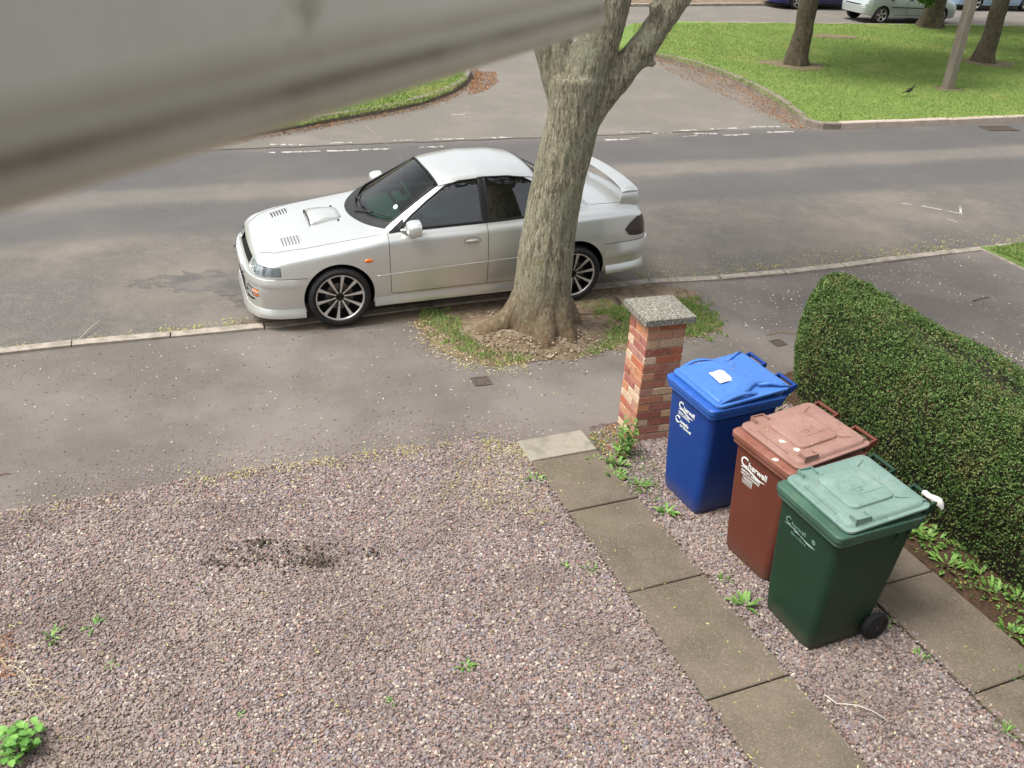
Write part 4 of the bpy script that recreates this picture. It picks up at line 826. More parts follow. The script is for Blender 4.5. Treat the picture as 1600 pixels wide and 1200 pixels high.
# pavement covers and the road drain
m_iron = M('cast_iron', '#4c4641', .7, [(30, '#6b5a48', .5, .62, .6)], [(90, .4, .003)])
def cover(px, py, w, label, ang=.36):
    e = empty('stopcock_cover', (*G(px, py), .002), ang, label, 'utility cover', 'small iron covers in the pavement'); mb = MB()
    for a, b in (((-w, -w, 0), (w, -w * .8, .006)), ((-w, w * .8, 0), (w, w, .006)), ((-w, -w * .8, 0), (-w * .8, w * .8, .006)), ((w * .8, -w * .8, 0), (w, w * .8, .006))): mb.box(a, b)
    mb.build('frame', m_iron, e); mb = MB(); mb.box((-w * .77, -w * .77, 0), (w * .77, w * .77, .003))
    for i in range(4):
        for j in range(4): x, y = (-.55 + .37 * i) * w, (-.55 + .37 * j) * w; mb.box((x - .1 * w, y - .1 * w, .0031), (x + .1 * w, y + .1 * w, .006))
    mb.build('lid', m_iron, e)
cover(752, 596, .085, 'small square iron cover in the pavement in front of the tree'); cover(1216, 536, .07, 'small square iron cover in the pavement behind the blue bin', .5)
dg_ = empty('road_drain', (*G(1560, 201, ZR), ZR + .003), .25, 'dark iron drain grating in the road at the far kerb', 'drain'); mb = MB()
mb.box((-.36, -.2, 0), (.36, -.165, .012)); mb.box((-.36, .165, 0), (.36, .2, .012)); mb.box((-.36, -.165, 0), (-.325, .165, .012)); mb.box((.325, -.165, 0), (.36, .165, .012)); mb.build('frame', m_iron, dg_)
mb = MB()
for k in range(11): x = -.29 + k * .058; mb.box((x - .012, -.165, .001), (x + .012, .165, .011))
mb.build('grating', m_iron, dg_); mb = MB(); mb.box((-.325, -.165, 0), (.325, .165, .0008)); mb.build('pit', M('pit_black', '#0d0c0b', 1), dg_)
# blackbird
bb = empty('blackbird', (*G(1419, 151, ZF), ZF + .03), math.radians(20), 'small black bird standing on the far green left of the lamp post', 'bird')
mb = MB(); m_bird = M('bird_feather', '#141210', .7)
rings = []
for x, z, r in ((-.15, .075, .006), (-.10, .085, .016), (-.06, .10, .033), (-.02, .115, .043), (.02, .13, .044), (.05, .15, .034), (.068, .175, .024), (.08, .195, .025), (.098, .203, .020), (.112, .204, .008)):
    rings.append([(x, r * .85 * math.cos(t), z + r * math.sin(t)) for t in np.linspace(0, 2 * math.pi, 17)[:-1]])
mb.loft(rings); mb.build('body', m_bird, bb, smooth=True)
mb = MB(); mb.loft([[(-.10, -.015, .088), (-.10, .015, .088), (-.10, .015, .082), (-.10, -.015, .082)], [(-.20, -.022, .06), (-.20, .022, .06), (-.20, .022, .056), (-.20, -.022, .056)]]); mb.build('tail', m_bird, bb)
mb = MB()
for s_ in (-1, 1):
    mb.loft([[(x, s_ * (y + .004 * math.cos(t)), z + r * math.sin(t)) for t in np.linspace(0, 6.283, 9)[:-1]] for x, y, z, r in ((.04, .036, .135, .012), (0, .044, .12, .025), (-.06, .035, .10, .016), (-.12, .012, .08, .004))])
mb.build('wing', m_bird, bb, smooth=True)
mb = MB(); mb.loft([[(.105, .006 * math.cos(t), .203 + .006 * math.sin(t)) for t in np.linspace(0, 6.283, 9)[:-1]], [(.135, .001 * math.cos(t), .199 + .001 * math.sin(t)) for t in np.linspace(0, 6.283, 9)[:-1]]]); mb.build('beak', M('bird_beak', '#c98a1c', .5), bb)
for s_ in (-.018, .018):
    mb = MB(); mb.tube([(0, s_, .085), (.008, s_, .045), (0, s_, 0)], [.005, .003, .003], 6); mb.tube([(0, s_, .002), (.03, s_, .001)], .0025, 5); mb.build('leg', M('bird_leg', '#3a2a1c', .7), bb)
# ---------------------------------------------------------------- wheelie bins
m_rub = M('black_rubber', '#17171a', .75, [(30, '#2b2a29', .5, .65, .6)])
def plastic(name, c, c2, rough=.5): return M(name, c, rough, [(5, c2, .45, .66, .35), (60, c2, .55, .7, .35), (2, '#6a6558', .62, .8, .18)], [(90, .12, .001)], spec=.4, zband=[(-.02, .2, '#5b5346', .28)])
m_letter = M('white_lettering', '#d3d6d2', .6)
m_letter_f = M('faded_lettering', '#6d8d83', .7, [(60, '#2f5345', .45, .6, .75)])
def rounded(x0, x1, hy, r, z, n=6): return rrect(x0, x1, -hy, hy, r, z, n)
def wheelie_bin(loc, rz, body_c, lid_c, rim_c, label, kind, logo):
    e = empty('wheelie_bin', (*loc, .012), rz, label, 'wheelie bin', 'wheelie bins lined up on the gravel strip')
    # body: a tapering tub with rounded corners, stepped in at the wheels, with a thick rim
    mb = MB(); R = []
    for z, x0, x1, hy, r in ((0, .085, .47, .205, .05), (.012, .068, .49, .222, .055), (.05, .062, .52, .232, .055), (.21, .052, .55, .242, .055), (.5, .040, .585, .256, .055), (.80, .026, .615, .268, .055), (.93, .020, .63, .274, .055)):
        R.append(rounded(x0, x1, hy, r, z))
    R += [rounded(.08, .59, .24, .05, .93), rounded(.09, .54, .20, .05, .06)]
    mb.loft(R, cap0=True, cap1=True); b = mb.build('body', body_c, e, smooth=True, angle=38)
    mb = MB(); R = [rounded(.0245, .62, .268, .05, .885), rounded(.008, .64, .286, .05, .888), rounded(.0, .65, .291, .045, .893), rounded(-.002, .652, .293, .045, .924), rounded(-.012, .658, .299, .045, .930), rounded(-.014, .659, .300, .045, .936), rounded(-.014, .659, .300, .045, .966), rounded(-.008, .653, .294, .045, .973),
          rounded(.075, .60, .25, .04, .974), rounded(.078, .598, .248, .04, .90)]
    mb.loft(R, cap0=False, cap1=False); mb.build('rim', rim_c, e, smooth=True, angle=38)
    # stiffening fins under the rim towards the back and ribs at the rear
    mb = MB()
    for s in (-1, 1):
        for x in (.47, .56): mb.loft([[(x, s * .268, .80), (x, s * .268, .90), (x, s * .290, .90)], [(x + .01, s * .268, .80), (x + .01, s * .268, .90), (x + .01, s * .290, .90)]])
    mb.build('rim_fin', body_c, e)
    # wheels and axle
    for s in (-1, 1):
        mb = MB(); mb.lathe([(-.022, .062), (-.025, .085), (-.018, .098), (0, .101), (.018, .098), (.025, .085), (.022, .062), (-.022, .062)], 36, off=(0, 0, 0))
        w = mb.build('wheel', m_rub, e, smooth=True, angle=40); w.location = (.545, s * .262, .10)
        mb = MB(); mb.lathe([(-.017, .0), (-.017, .061), (.017, .061), (.017, .0)], 36)
        for k in range(6):
            a = k * math.pi / 3; c, q = math.cos(a), math.sin(a)
            for d in (-1, 1): mb.add([(c * .022 - q * .006, d * .018, q * .022 + c * .006), (c * .022 + q * .006, d * .018, q * .022 - c * .006), (c * .056 + q * .006, d * .023, q * .056 - c * .006), (c * .056 - q * .006, d * .023, q * .056 + c * .006),], [(0, 1, 2, 3)])
        mb.lathe([(-.026, .0), (-.026, .016), (.026, .016), (.026, 0)], 20); mb.build('hub', M('hub_plastic', '#232326', .5), w, smooth=True, angle=30)
    mb = MB(); mb.tube([(.545, -.25, .10), (.545, .25, .10)], .011, 10); mb.build('axle', M('axle_steel', '#5a5a58', .4, metal=1), e, smooth=True)
    # rear handles: two bars on brackets
    for s in (-1, 1):
        mb = MB(); ya, yb = s * .085, s * .265
        for y in (ya, yb):
            mb.loft([[(.64, y - .008, .93), (.64, y - .008, 1.0), (.64, y + .008, 1.0), (.64, y + .008, .93)], [(.69, y - .008, .97), (.685, y - .008, 1.028), (.685, y + .008, 1.028), (.69, y + .008, .97)], [(.735, y - .008, 1.0), (.735, y - .008, 1.042), (.735, y + .008, 1.042), (.735, y + .008, 1.0)], [(.748, y - .006, 1.014), (.748, y - .006, 1.036), (.748, y + .006, 1.036), (.748, y + .006, 1.014)]])
        mb.tube([(.735, ya, 1.028), (.735, yb, 1.028)], .0135, 12); mb.build('handle', body_c, e, smooth=True, angle=35)
    # lid
    def zt(x, base): return base + .045 * (x / .66)
    def lr(x0, x1, hy, r, dz, n=6): return rrect(x0, x1, -hy, hy, r, lambda x, y: zt(x, .975 + dz), n)
    mb = MB()
    if kind == 'panel':
        L = [lr(.054, .668, .290, .05, 0), lr(.050, .674, .294, .05, .004), lr(.050, .674, .294, .05, .016), lr(.056, .668, .288, .05, .020), lr(.070, .655, .272, .06, .021), lr(.078, .645, .264, .06, .040), lr(.090, .632, .254, .07, .047), lr(.13, .56, .20, .08, .049)]
        mb.loft(L, cap0=True, cap1=True); lid = mb.build('lid', lid_c, e, smooth=True, angle=38)
        mb = MB(); mb.loft([lr(.165, .50, .170, .05, .047), lr(.169, .497, .166, .05, .064), lr(.182, .487, .155, .05, .071), lr(.22, .45, .12, .05, .071)], cap0=False); mb.build('lid_panel', lid_c, lid, smooth=True, angle=38)
        mb = MB(); mb.loft([lr(.27, .47, .085, .008, .0705), lr(.273, .467, .082, .008, .0745)], cap0=False); mb.build('lid_plate', lid_c, lid, smooth=False)
        mb = MB()                          # moulded emblem rings and ribs
        mb.tube([(.37 + .05 * math.cos(a), .02 + .05 * math.sin(a), zt(.37 + .05 * math.cos(a), .975 + .0745)) for a in np.linspace(0, 6.283, 25)[:-1]], .0022, 6, closed=True)
        for k in range(9): a = -1.2 + k * .3; mb.tube([(.37 + .012 * math.cos(a), .02 + .012 * math.sin(a), zt(.37, .975 + .0745)), (.37 + .04 * math.cos(a), .02 + .04 * math.sin(a), zt(.39, .975 + .0745))], .0022, 5)
        mb.tube([(x, y, zt(x, .975 + .0745)) for x, y in ((.285, -.03), (.34, -.03), (.34, -.055), (.285, -.055))], .0022, 5, closed=True)
        for s in (-1, 1): mb.tube([(.49, s * .165, zt(.49, .975 + .055)), (.56, s * .2, zt(.56, .975 + .05)), (.665, s * .25, zt(.665, .975 + .022))], .006, 8)
        mb.tube([(.075, y, zt(.075, .975 + .0445)) for y in (.15, -.15)], .0016, 5); mb.tube([(.10, y, zt(.10, .975 + .047)) for y in (.15, -.15)], .0016, 5)
        for y in np.linspace(.14, -.14, 18): mb.tube([(.080, y, zt(.08, .975 + .046)), (.096, y - .004, zt(.096, .975 + .048))], .0014, 4)
        for y in (.03, .06): mb.tube([(.53, y + .01 * math.cos(a), zt(.53, .975 + .048)) for a in (0, 3.14)], .003, 5)
        mb.build('lid_moulding', lid_c, lid, smooth=True)
        for s in (-1, 1):                  # pocket grips at the front side corners
            mb = MB(); y0, y1 = s * .205, s * .268; x0, x1 = .115, .225; za = lambda x: zt(x, .975)
            for a, b_ in (((x0, y0), (x0 + .007, y1)), ((x1 - .007, y0), (x1, y1)), ((x0, y1 - s * .007), (x1, y1))):
                mb.box((min(a[0], b_[0]), min(a[1], b_[1]), za(.17) + .03), (max(a[0], b_[0]), max(a[1], b_[1]), za(.17) + .072))
            mb.loft([[(x0, y0, za(x0) + .047), (x0, y1, za(x0) + .063), (x0, y1, za(x0) + .066), (x0, y0 - s * .012, za(x0) + .049)], [(x1, y0, za(x1) + .047), (x1, y1, za(x1) + .05), (x1, y1, za(x1) + .053), (x1, y0 - s * .012, za(x1) + .049)]])
            mb.build('lid_grip', lid_c, lid, bevel=.002)
    else:                                  # domed lid with scooped sides and arched grips
        L = [lr(.044, .668, .290, .05, 0), lr(.038, .676, .296, .05, .004), lr(.038, .676, .296, .05, .02), lr(.046, .668, .288, .05, .024), lr(.060, .655, .272, .05, .024)]
        mb.loft(L, cap0=True, cap1=True); lid = mb.build('lid', lid_c, e, smooth=True, angle=38)
        def hw(x): return .262 - .085 * math.exp(-((x - .46) / .12) ** 2) + (.0 if x > .1 else 0)
        def ringd(k, dz):                  # plan outline pulled in at the sides
            out = []; xs = np.linspace(.058, .648, 24)
            for x in xs: X = .353 + (x - .353) * k; out.append((X, hw(x) * k, zt(X, .975 + dz(x))))
            for x in xs[::-1]: X = .353 + (x - .353) * k; out.append((X, -hw(x) * k, zt(X, .975 + dz(x))))
            return out
        h1 = lambda a: (lambda x: .022 + a * (.55 + .45 * math.sin(math.pi * min(1, max(0, (x - .0) / .66)))))
        mb = MB(); mb.loft([ringd(1, h1(0)), ringd(.992, h1(.022)), ringd(.97, h1(.034)), ringd(.93, h1(.040)), ringd(.80, h1(.045)), ringd(.5, h1(.049)), ringd(.2, h1(.05))], cap0=False); mb.build('lid_dome', lid_c, lid, smooth=True, angle=45)
        for s in (-1, 1):
            mb = MB(); P = [(x, s * (.262 + .014 * math.sin(math.pi * (x - .06) / .34)), zt(x, .975 + .024 + .040 * math.sin(math.pi * (x - .06) / .34))) for x in np.linspace(.06, .40, 14)]
            mb.loft([[(p[0], p[1] - s * .02, p[2] + .004), (p[0], p[1], p[2] + .008), (p[0], p[1] + s * .008, p[2]), (p[0], p[1] + s * .006, p[2] - .012), (p[0], p[1] - s * .018, p[2] - .008)] for p in P]); mb.build('lid_grip', lid_c, lid, smooth=True, angle=50)
            mb = MB(); mb.tube([(.45, s * .19, zt(.45, .975 + .045)), (.53, s * .22, zt(.53, .975 + .05)), (.60, s * .262, zt(.6, .975 + .04)), (.655, s * .285, zt(.65, .975 + .028))], [.01, .014, .012, .006], 8); mb.build('lid_ridge', lid_c, lid, smooth=True)
        mb = MB(); z = lambda x: zt(x, .975 + .074)
        mb.loft([[(.16, y - .01, z(.16) - .003), (.16, y + .01, z(.16) - .003)] for y in (.1, .0)], closed=False, cap0=False, cap1=False)
    # lettering on the front face
    def fm(y, z, dx=.003):
        k = (z - .05) / .83; x = .062 - .040 * k; up = Vector((-.048, 0, 1)).normalized(); X = Vector((0, -1, 0)); Zv = X.cross(up)
        m = Matrix((X, up, Zv)).transposed().to_4x4(); m.translation = Vector((x, y, z)) + Zv * dx; return m
    def swoosh(name, y0, z0, L, h, mat, th=.012, dz=0):
        mb = MB(); m = fm(0, .5); n = 16; up, dn = [], []
        for i in range(n + 1):
            t = i / n; yy = y0 - L * t; zz = z0 + h * math.sin((t * 1.0) * math.pi * 2 ) * .35 + dz; w = th * math.sin(math.pi * min(.999, t * .94 + .05)) ** .7 * .5
            for lst, s in ((up, 1), (dn, -1)): mm = fm(yy, zz + s * w, .0035); lst.append(tuple(mm.translation))
        mb.add(up + dn, [(i, i + 1, n + 2 + i, n + 1 + i) for i in range(n)]); return mb.build(name, mat, e)
    def text(s, y, z, size, mat=m_letter, bold=0, shear=0, sp=1): return text_mesh('lettering', s, size, mat, fm(y, z), e, bold=bold, shear=shear, spacing=sp)
    if logo == 'brown':
        text('C', .185, .755, .105, bold=.0014); text('herwell', .106, .765, .063, bold=.0013, sp=.98); swoosh('swoosh', .175, .742, .245, .03, m_letter, .018)
        text('DISTRICT COUNCIL', .165, .712, .021, bold=.0004); text('NORTH OXFORDSHIRE', .165, .69, .0175)
        mb = MB(); 
        def bar(y0, y1, z0, z1): 
            v = [tuple(fm(y, z, .0035).translation) for y, z in ((y0, z0), (y1, z0), (y1, z1), (y0, z1))]; mb.add(v, [(0, 1, 2, 3)])
        bar(.14, .045, .680, .684); bar(.14, .045, .630, .634); bar(.14, .136, .634, .680); bar(.049, .045, .634, .680)
        for k in range(6): bar(.128 - k * .013, .119 - k * .013, .661, .674); bar(.128 - k * .013, .120 - k * .013, .642, .654)
        mb.build('printed_box', m_letter, e)
    elif logo == 'blue':
        text('C', .125, .775, .085, bold=.0016); text('herwell', .060, .782, .046, bold=.0014); swoosh('swoosh', .12, .765, .19, .024, m_letter, .015)
        text('DISTRICT COUNCIL', .12, .738, .0155); text('NORTH OXFORDSHIRE', .12, .722, .014)
        mb = MB(); P = []
        for a in np.linspace(.6, 5.6, 20): y = .115 - .026 * math.cos(a); z = .675 + .026 * math.sin(a); P.append(tuple(fm(y, z, .003).translation))
        mb.tube(P, .0045, 6); mb.build('arrow_mark', m_letter, e)
        text('recycle', .085, .662, .036, bold=.0015); text('for Cherwell', .085, .632, .027, bold=.001)
    else:
        text('C', .175, .755, .075, m_letter_f, bold=.0002); text('herwell', .118, .762, .045, m_letter_f); mb = MB(); P0 = fm(-.085, .775, .003)
        ring = [tuple((fm(-.085 + .018 * math.cos(a), .778 + .018 * math.sin(a), .003)).translation) for a in np.linspace(0, 6.283, 17)[:-1]]; mb.add(ring, [tuple(range(16))]); mb.build('sun_mark', m_letter_f, e)
        swoosh('swoosh', .18, .745, .29, .02, M('pale_wave', '#9db3ac', .7, [(80, '#35594b', .5, .62, .6)]), .007); swoosh('swoosh', .09, .738, .2, .018, _mats['pale_wave'], .008)
        text('District Council', .11, .705, .022, m_letter_f)
    return e
def fitrot(x, y, rz): return (x, y), rz
B1 = wheelie_bin((1.793, 4.438), .433, plastic('green_bin_body', '#163122', '#1f3f30'), M('green_lid_faded', '#6a837b', .5, [(4, '#80958e', .42, .66, .7), (25, '#56766c', .52, .66, .5), (120, '#98b0a8', .6, .7, .4), (9, '#8a8a72', .64, .74, .35)], [(200, .25, .0015)], spec=.4), M('green_rim', '#395648', .55, [(4, '#50705f', .42, .66, .7), (25, '#2f4d40', .52, .66, .5), (9, '#77765f', .62, .74, .4)], [(200, .2, .001)], spec=.4), 'dark green wheelie bin with a faded pale green lid and a rag on its handle', 'panel', 'green')
B2 = wheelie_bin((1.646, 5.050), .500, plastic('brown_bin_body', '#5e3024', '#6c3c2d'), M('brown_lid_faded', '#89675d', .5, [(4, '#9c7e74', .42, .66, .6), (25, '#7f5548', .54, .68, .5), (120, '#b5978c', .6, .7, .3)], [(200, .25, .0015)], spec=.4), M('brown_rim', '#7b4c3d', .55, [(4, '#94665a', .42, .66, .7), (25, '#64392c', .52, .66, .5), (9, '#8f8468', .66, .76, .4)], [(200, .2, .001)], spec=.4), 'reddish brown wheelie bin in the middle, white lettering on its front', 'panel', 'brown')
B3 = wheelie_bin((1.279, 5.780), .459, plastic('blue_bin_body', '#0f357a', '#18448e', .42), M('blue_lid', '#4370b4', .42, [(4, '#3a72c8', .45, .66, .6), (40, '#2457a8', .55, .68, .5), (200, '#8fb0dc', .66, .74, .3)], [(200, .15, .001)], spec=.5), M('blue_rim', '#2452a0', .45, [(4, '#2f62b4', .42, .66, .7), (25, '#1c4588', .52, .66, .5)], [(200, .15, .001)], spec=.5), 'bright blue wheelie bin beside the brick pillar, a white paper on its lid', 'domed', 'blue')
def onbin(b, x, y, z): return b.matrix_basis @ Vector((x, y, z))
bpy.context.view_layer.update()
# paper on the blue lid, rag on the green bin's handle, droppings and litter on the lids
mb = MB(); pp = []
for i in range(5):
    for j in range(5):
        x = .20 + i * .035; y = -.085 + j * .040; pp.append((x + .1 * (j - 2) * .04, y, 1.037 + .045 * x / .66 + .0035 + .002 * math.sin(i * 1.3 + j)))
mb.add([tuple(onbin(B3, *p)) for p in pp], [(i * 5 + j, (i + 1) * 5 + j, (i + 1) * 5 + j + 1, i * 5 + j + 1) for i in range(4) for j in range(4)])
ppr = mb.build('paper', M('white_paper', '#e6e4dc', .7), None, smooth=True); tag(ppr, 'square white paper lying on the blue bin lid', 'paper'); sm_ = ppr.modifiers.new('s', 'SOLIDIFY'); sm_.thickness = .001
mb = MB(); rp = []
for i, (y, z, r, dx) in enumerate(((-.155, 1.004, .016, 0), (-.175, 1.005, .018, .003), (-.20, 1.004, .017, -.002), (-.225, 1.006, .020, .003), (-.25, 1.010, .026, .004), (-.27, 1.006, .024, .008), (-.283, .988, .017, .022), (-.290, .962, .009, .035))):
    rp.append([tuple(onbin(B1, .735 + dx + r * (1 + .25 * math.sin(k * 2.1 + i)) * math.cos(k * .524), y, z + .024 + r * (1 + .2 * math.sin(k * 1.7 + i * 2)) * math.sin(k * .524))) for k in range(12)])
mb.loft(rp); tag(mb.build('rag', M('white_rag', '#dedcd6', .9, bump=[(60, .6, .005)]), None, smooth=True), 'white rag wrapped round the green bin handle', 'rag')
m_drop = M('dropping', '#d8d6c8', .9, [(80, '#77704f', .5, .6, .7)])
def splat(b, x, y, r, label, z0=1.022 + .003):
    mb = MB(); Z = z0 + .045 * x / .66; n = 18; P = [tuple(onbin(b, x + r * (1 + .5 * random.uniform(-1, 1)) * math.cos(a), y + r * (1 + .5 * random.uniform(-1, 1)) * math.sin(a), Z)) for a in np.linspace(0, 6.283, n + 1)[:-1]]
    c = tuple(onbin(b, x, y, Z + .003)); mb.add([c] + P, [(0, i + 1, (i + 1) % n + 1) for i in range(n)]); tag(mb.build('bird_dropping', m_drop), label, 'dropping')
splat(B2, .13, -.03, .02, 'pale splat on the brown lid, left one of three'); splat(B2, .15, -.15, .02, 'pale splat on the brown lid beside the near grip'); splat(B2, .012, -.12, .018, 'pale splat on the brown bin rim', .975)
for b, n, mt, lb in ((B1, 70, m_brown, 'flecks of dirt and seed on the green bin lid'), (B2, 60, m_bract, 'yellow bracts on the brown bin lid'), (B3, 26, m_pale, 'pale specks on the blue bin lid')):
    P = np.array([tuple(onbin(b, random.uniform(.09, .6), random.uniform(-.22, .22), 0)) for _ in range(n)])
    zz = 1.042 + .045 * RNG.uniform(.3, .7, n) if b is not B3 else 1.055 + .03 * RNG.uniform(0, 1, n)
    xs = np.array([(b.matrix_basis.inverted() @ Vector(p)).x for p in P]); zz = (.975 + .065 if b is not B3 else .975 + .075) + .012 + .045 * xs / .66
    litter('leaf_litter', P[:, :2], zz, .003, .008, mt, lb)
# ---------------------------------------------------------------- cars: one lofted shell, cut open for glass, wheels and lamps
def chaikin(P, it=3):
    P = np.array(P, float)
    for _ in range(it):
        Q = [P[0]]
        for a, b in zip(P[:-1], P[1:]): Q += [a * .75 + b * .25, a * .25 + b * .75]
        Q.append(P[-1]); P = np.array(Q)
    return P
class Shell:
    def __init__(s, keys, L, sig=.022):
        s.L = L; s.X = np.arange(0, L + 1e-6, .005); k = np.exp(-.5 * (np.arange(-20, 21) * .005 / sig) ** 2); k /= k.sum(); s.p = {}
        for n, kv in keys.items():
            v = np.interp(s.X, [a for a, _ in kv], [b for _, b in kv]); sg = k
            if n.startswith('!'): n = n[1:]; 
            # fade the smoothing out towards the two ends so that noses stay crisp
            pad = np.concatenate([2 * v[0] - v[20:0:-1], v, 2 * v[-1] - v[-2:-22:-1]]); sm = np.convolve(pad, sg, 'valid')
            w = np.clip(np.minimum(s.X, L - s.X) / .06, 0, 1); s.p[n] = v * (1 - w) + sm * w
        s.cache = {}
    def g(s, n, x): return float(np.interp(x, s.X, s.p[n]))
    def prof(s, x):
        x = round(float(min(max(x, 0), s.L)), 4)
        if x in s.cache: return s.cache[x]
        g = lambda n: s.g(n, x); wm, zb, zs, zc = g('w'), g('zb'), g('zs'), g('zc')
        ws = g('ws') if 'ws' in s.p else wm - .012
        P = [(0, zb), (wm - .16, zb), (wm - .075, zb), (wm - .055, zb + .03), (wm - .024, zb + .15), (wm, (zb + zs) * .54), (ws, zs - .085), (ws - .012, zs - .02), (ws - .05, zs + .012), (g('w6'), g('z6')), (g('w6') - .01, g('z6') + .01), (g('w7'), g('z7')), (g('w8'), g('z8')), (g('w8') * .45, g('zc') - (g('zc') - g('z8')) * .15), (0, zc)]
        r = chaikin(P); s.cache[x] = r; return r
    def side(s, x, z):
        P = s.prof(x); i = np.argmin(P[:, 0] * 0 + np.abs(P[:, 1] - P[:, 1].min()) - P[:, 0] * 1e-3); Q = P[i:]; zz = np.maximum.accumulate(Q[:, 1]); return float(np.interp(z, zz, Q[:, 0]))
    def top(s, x, y):
        P = s.prof(x); i = int(np.argmax(P[:, 0])); Q = P[i:][::-1]; return float(np.interp(abs(y), np.maximum.accumulate(Q[:, 0]), Q[:, 1]))
    def build(s, name, mats, nx=None):
        ends = [0, .004, .010, .018, .028, .04, .055, .07]; xs = ends + list(np.arange(.09, s.L - .08, .025)) + [s.L - e for e in ends[::-1]]
        mb = MB(); rings = []
        for x in xs:
            P = s.prof(x); r = [(x, y, z) for y, z in P] + [(x, -y, z) for y, z in P[-2:0:-1]]; rings.append(r)
        n = len(rings[0]); mb.loft(rings, cap0=False, cap1=False)
        # close nose and tail with fans towards a centre line
        for ri, flip in ((0, 0), (len(rings) - 1, 1)):
            b = ri * n; h = n // 2; fs = []
            for j in range(h):
                a0, a1, b0, b1 = b + j, b + j + 1, b + (n - j) % n, b + (n - j - 1) % n
                f = [a0, a1, b1, b0]; f = [v for i, v in enumerate(f) if v not in f[:i]]; fs.append(tuple(f[::-1] if flip else f))
            mb.f += [f for f in fs if len(f) > 2]; mb.m += [0] * len([f for f in fs if len(f) > 2])
        o = mesh_obj(name, mb.v, mb.f, mats, None, True, None, mb.m); bm = bmesh.new(); bm.from_mesh(o.data); bmesh.ops.recalc_face_normals(bm, faces=bm.faces); bm.to_mesh(o.data); bm.free(); return o
def boolean(o, mb, mat, op='DIFFERENCE'):
    c = mb.build('cutter', mat); bm = bmesh.new(); bm.from_mesh(c.data); bmesh.ops.triangulate(bm, faces=bm.faces); bmesh.ops.recalc_face_normals(bm, faces=bm.faces); bm.to_mesh(c.data); bm.free()
    m = o.modifiers.new('b', 'BOOLEAN'); m.object = c; m.operation = op; m.solver = 'EXACT'; m.material_mode = 'TRANSFER'
    dg = bpy.context.evaluated_depsgraph_get(); me = bpy.data.meshes.new_from_object(o.evaluated_get(dg)); o.modifiers.clear(); old = o.data; o.data = me; bpy.data.meshes.remove(old); bpy.data.objects.remove(c)
def glass_mat(name, tint, refl=1.0, ior=1.5):
    m = bpy.data.materials.new(name); m.use_nodes = True; t = m.node_tree; N = t.nodes; N.clear(); L = t.links
    tr = N.new('ShaderNodeBsdfTransparent'); tr.inputs[0].default_value = col(tint); gl = N.new('ShaderNodeBsdfGlossy'); gl.inputs['Roughness'].default_value = .015; gl.inputs[0].default_value = (refl, refl, refl, 1)
    fr = N.new('ShaderNodeFresnel'); fr.inputs[0].default_value = 1.62; fr.inputs[0].default_value = ior; mx = N.new('ShaderNodeMixShader'); o = N.new('ShaderNodeOutputMaterial')
    L.new(fr.outputs[0], mx.inputs[0]); L.new(tr.outputs[0], mx.inputs[1]); L.new(gl.outputs[0], mx.inputs[2]); L.new(mx.outputs[0], o.inputs[0]); return m
def paint(name, c, metal=.55, rough=.3): return M(name, c, rough, [(3, c, .4, .6, .0), (700, '#ffffff', .62, .72, .08)], [], metal=metal, coat=.8, spec=.5)
m_silver = paint('silver_paint', '#d8dad7', .74, .33)
m_black = M('black_trim', '#121314', .45)
m_well = M('wheel_well', '#0b0b0b', .9)
m_inter = M('cabin_trim', '#434849', .8)
m_seat = M('seat_cloth', '#3b4248', .85, [(60, '#505a62', .5, .62, .5)])
m_gap = M('panel_gap', '#0a0a0a', .8)
m_tyre = M('tyre_rubber', '#1b1b1c', .82, [(40, '#34322f', .5, .66, .6)], [(120, .2, .002)])
m_alloy = M('alloy_dark', '#2c2928', .35, metal=.7)
m_alloy_f = M('alloy_machined', '#d4d1cd', .35, metal=.7)
m_amber = M('amber_lens', '#e0701a', .2, coat=1)
m_chrome = M('lamp_reflector', '#e4e6e6', .3, metal=.35)
m_lens = glass_mat('lamp_lens', '#e8eef0')
m_screen = glass_mat('green_windscreen', '#92c8b0', .9, 1.42); m_sglass = glass_mat('side_glass', '#86a09a', 1, 2.0)
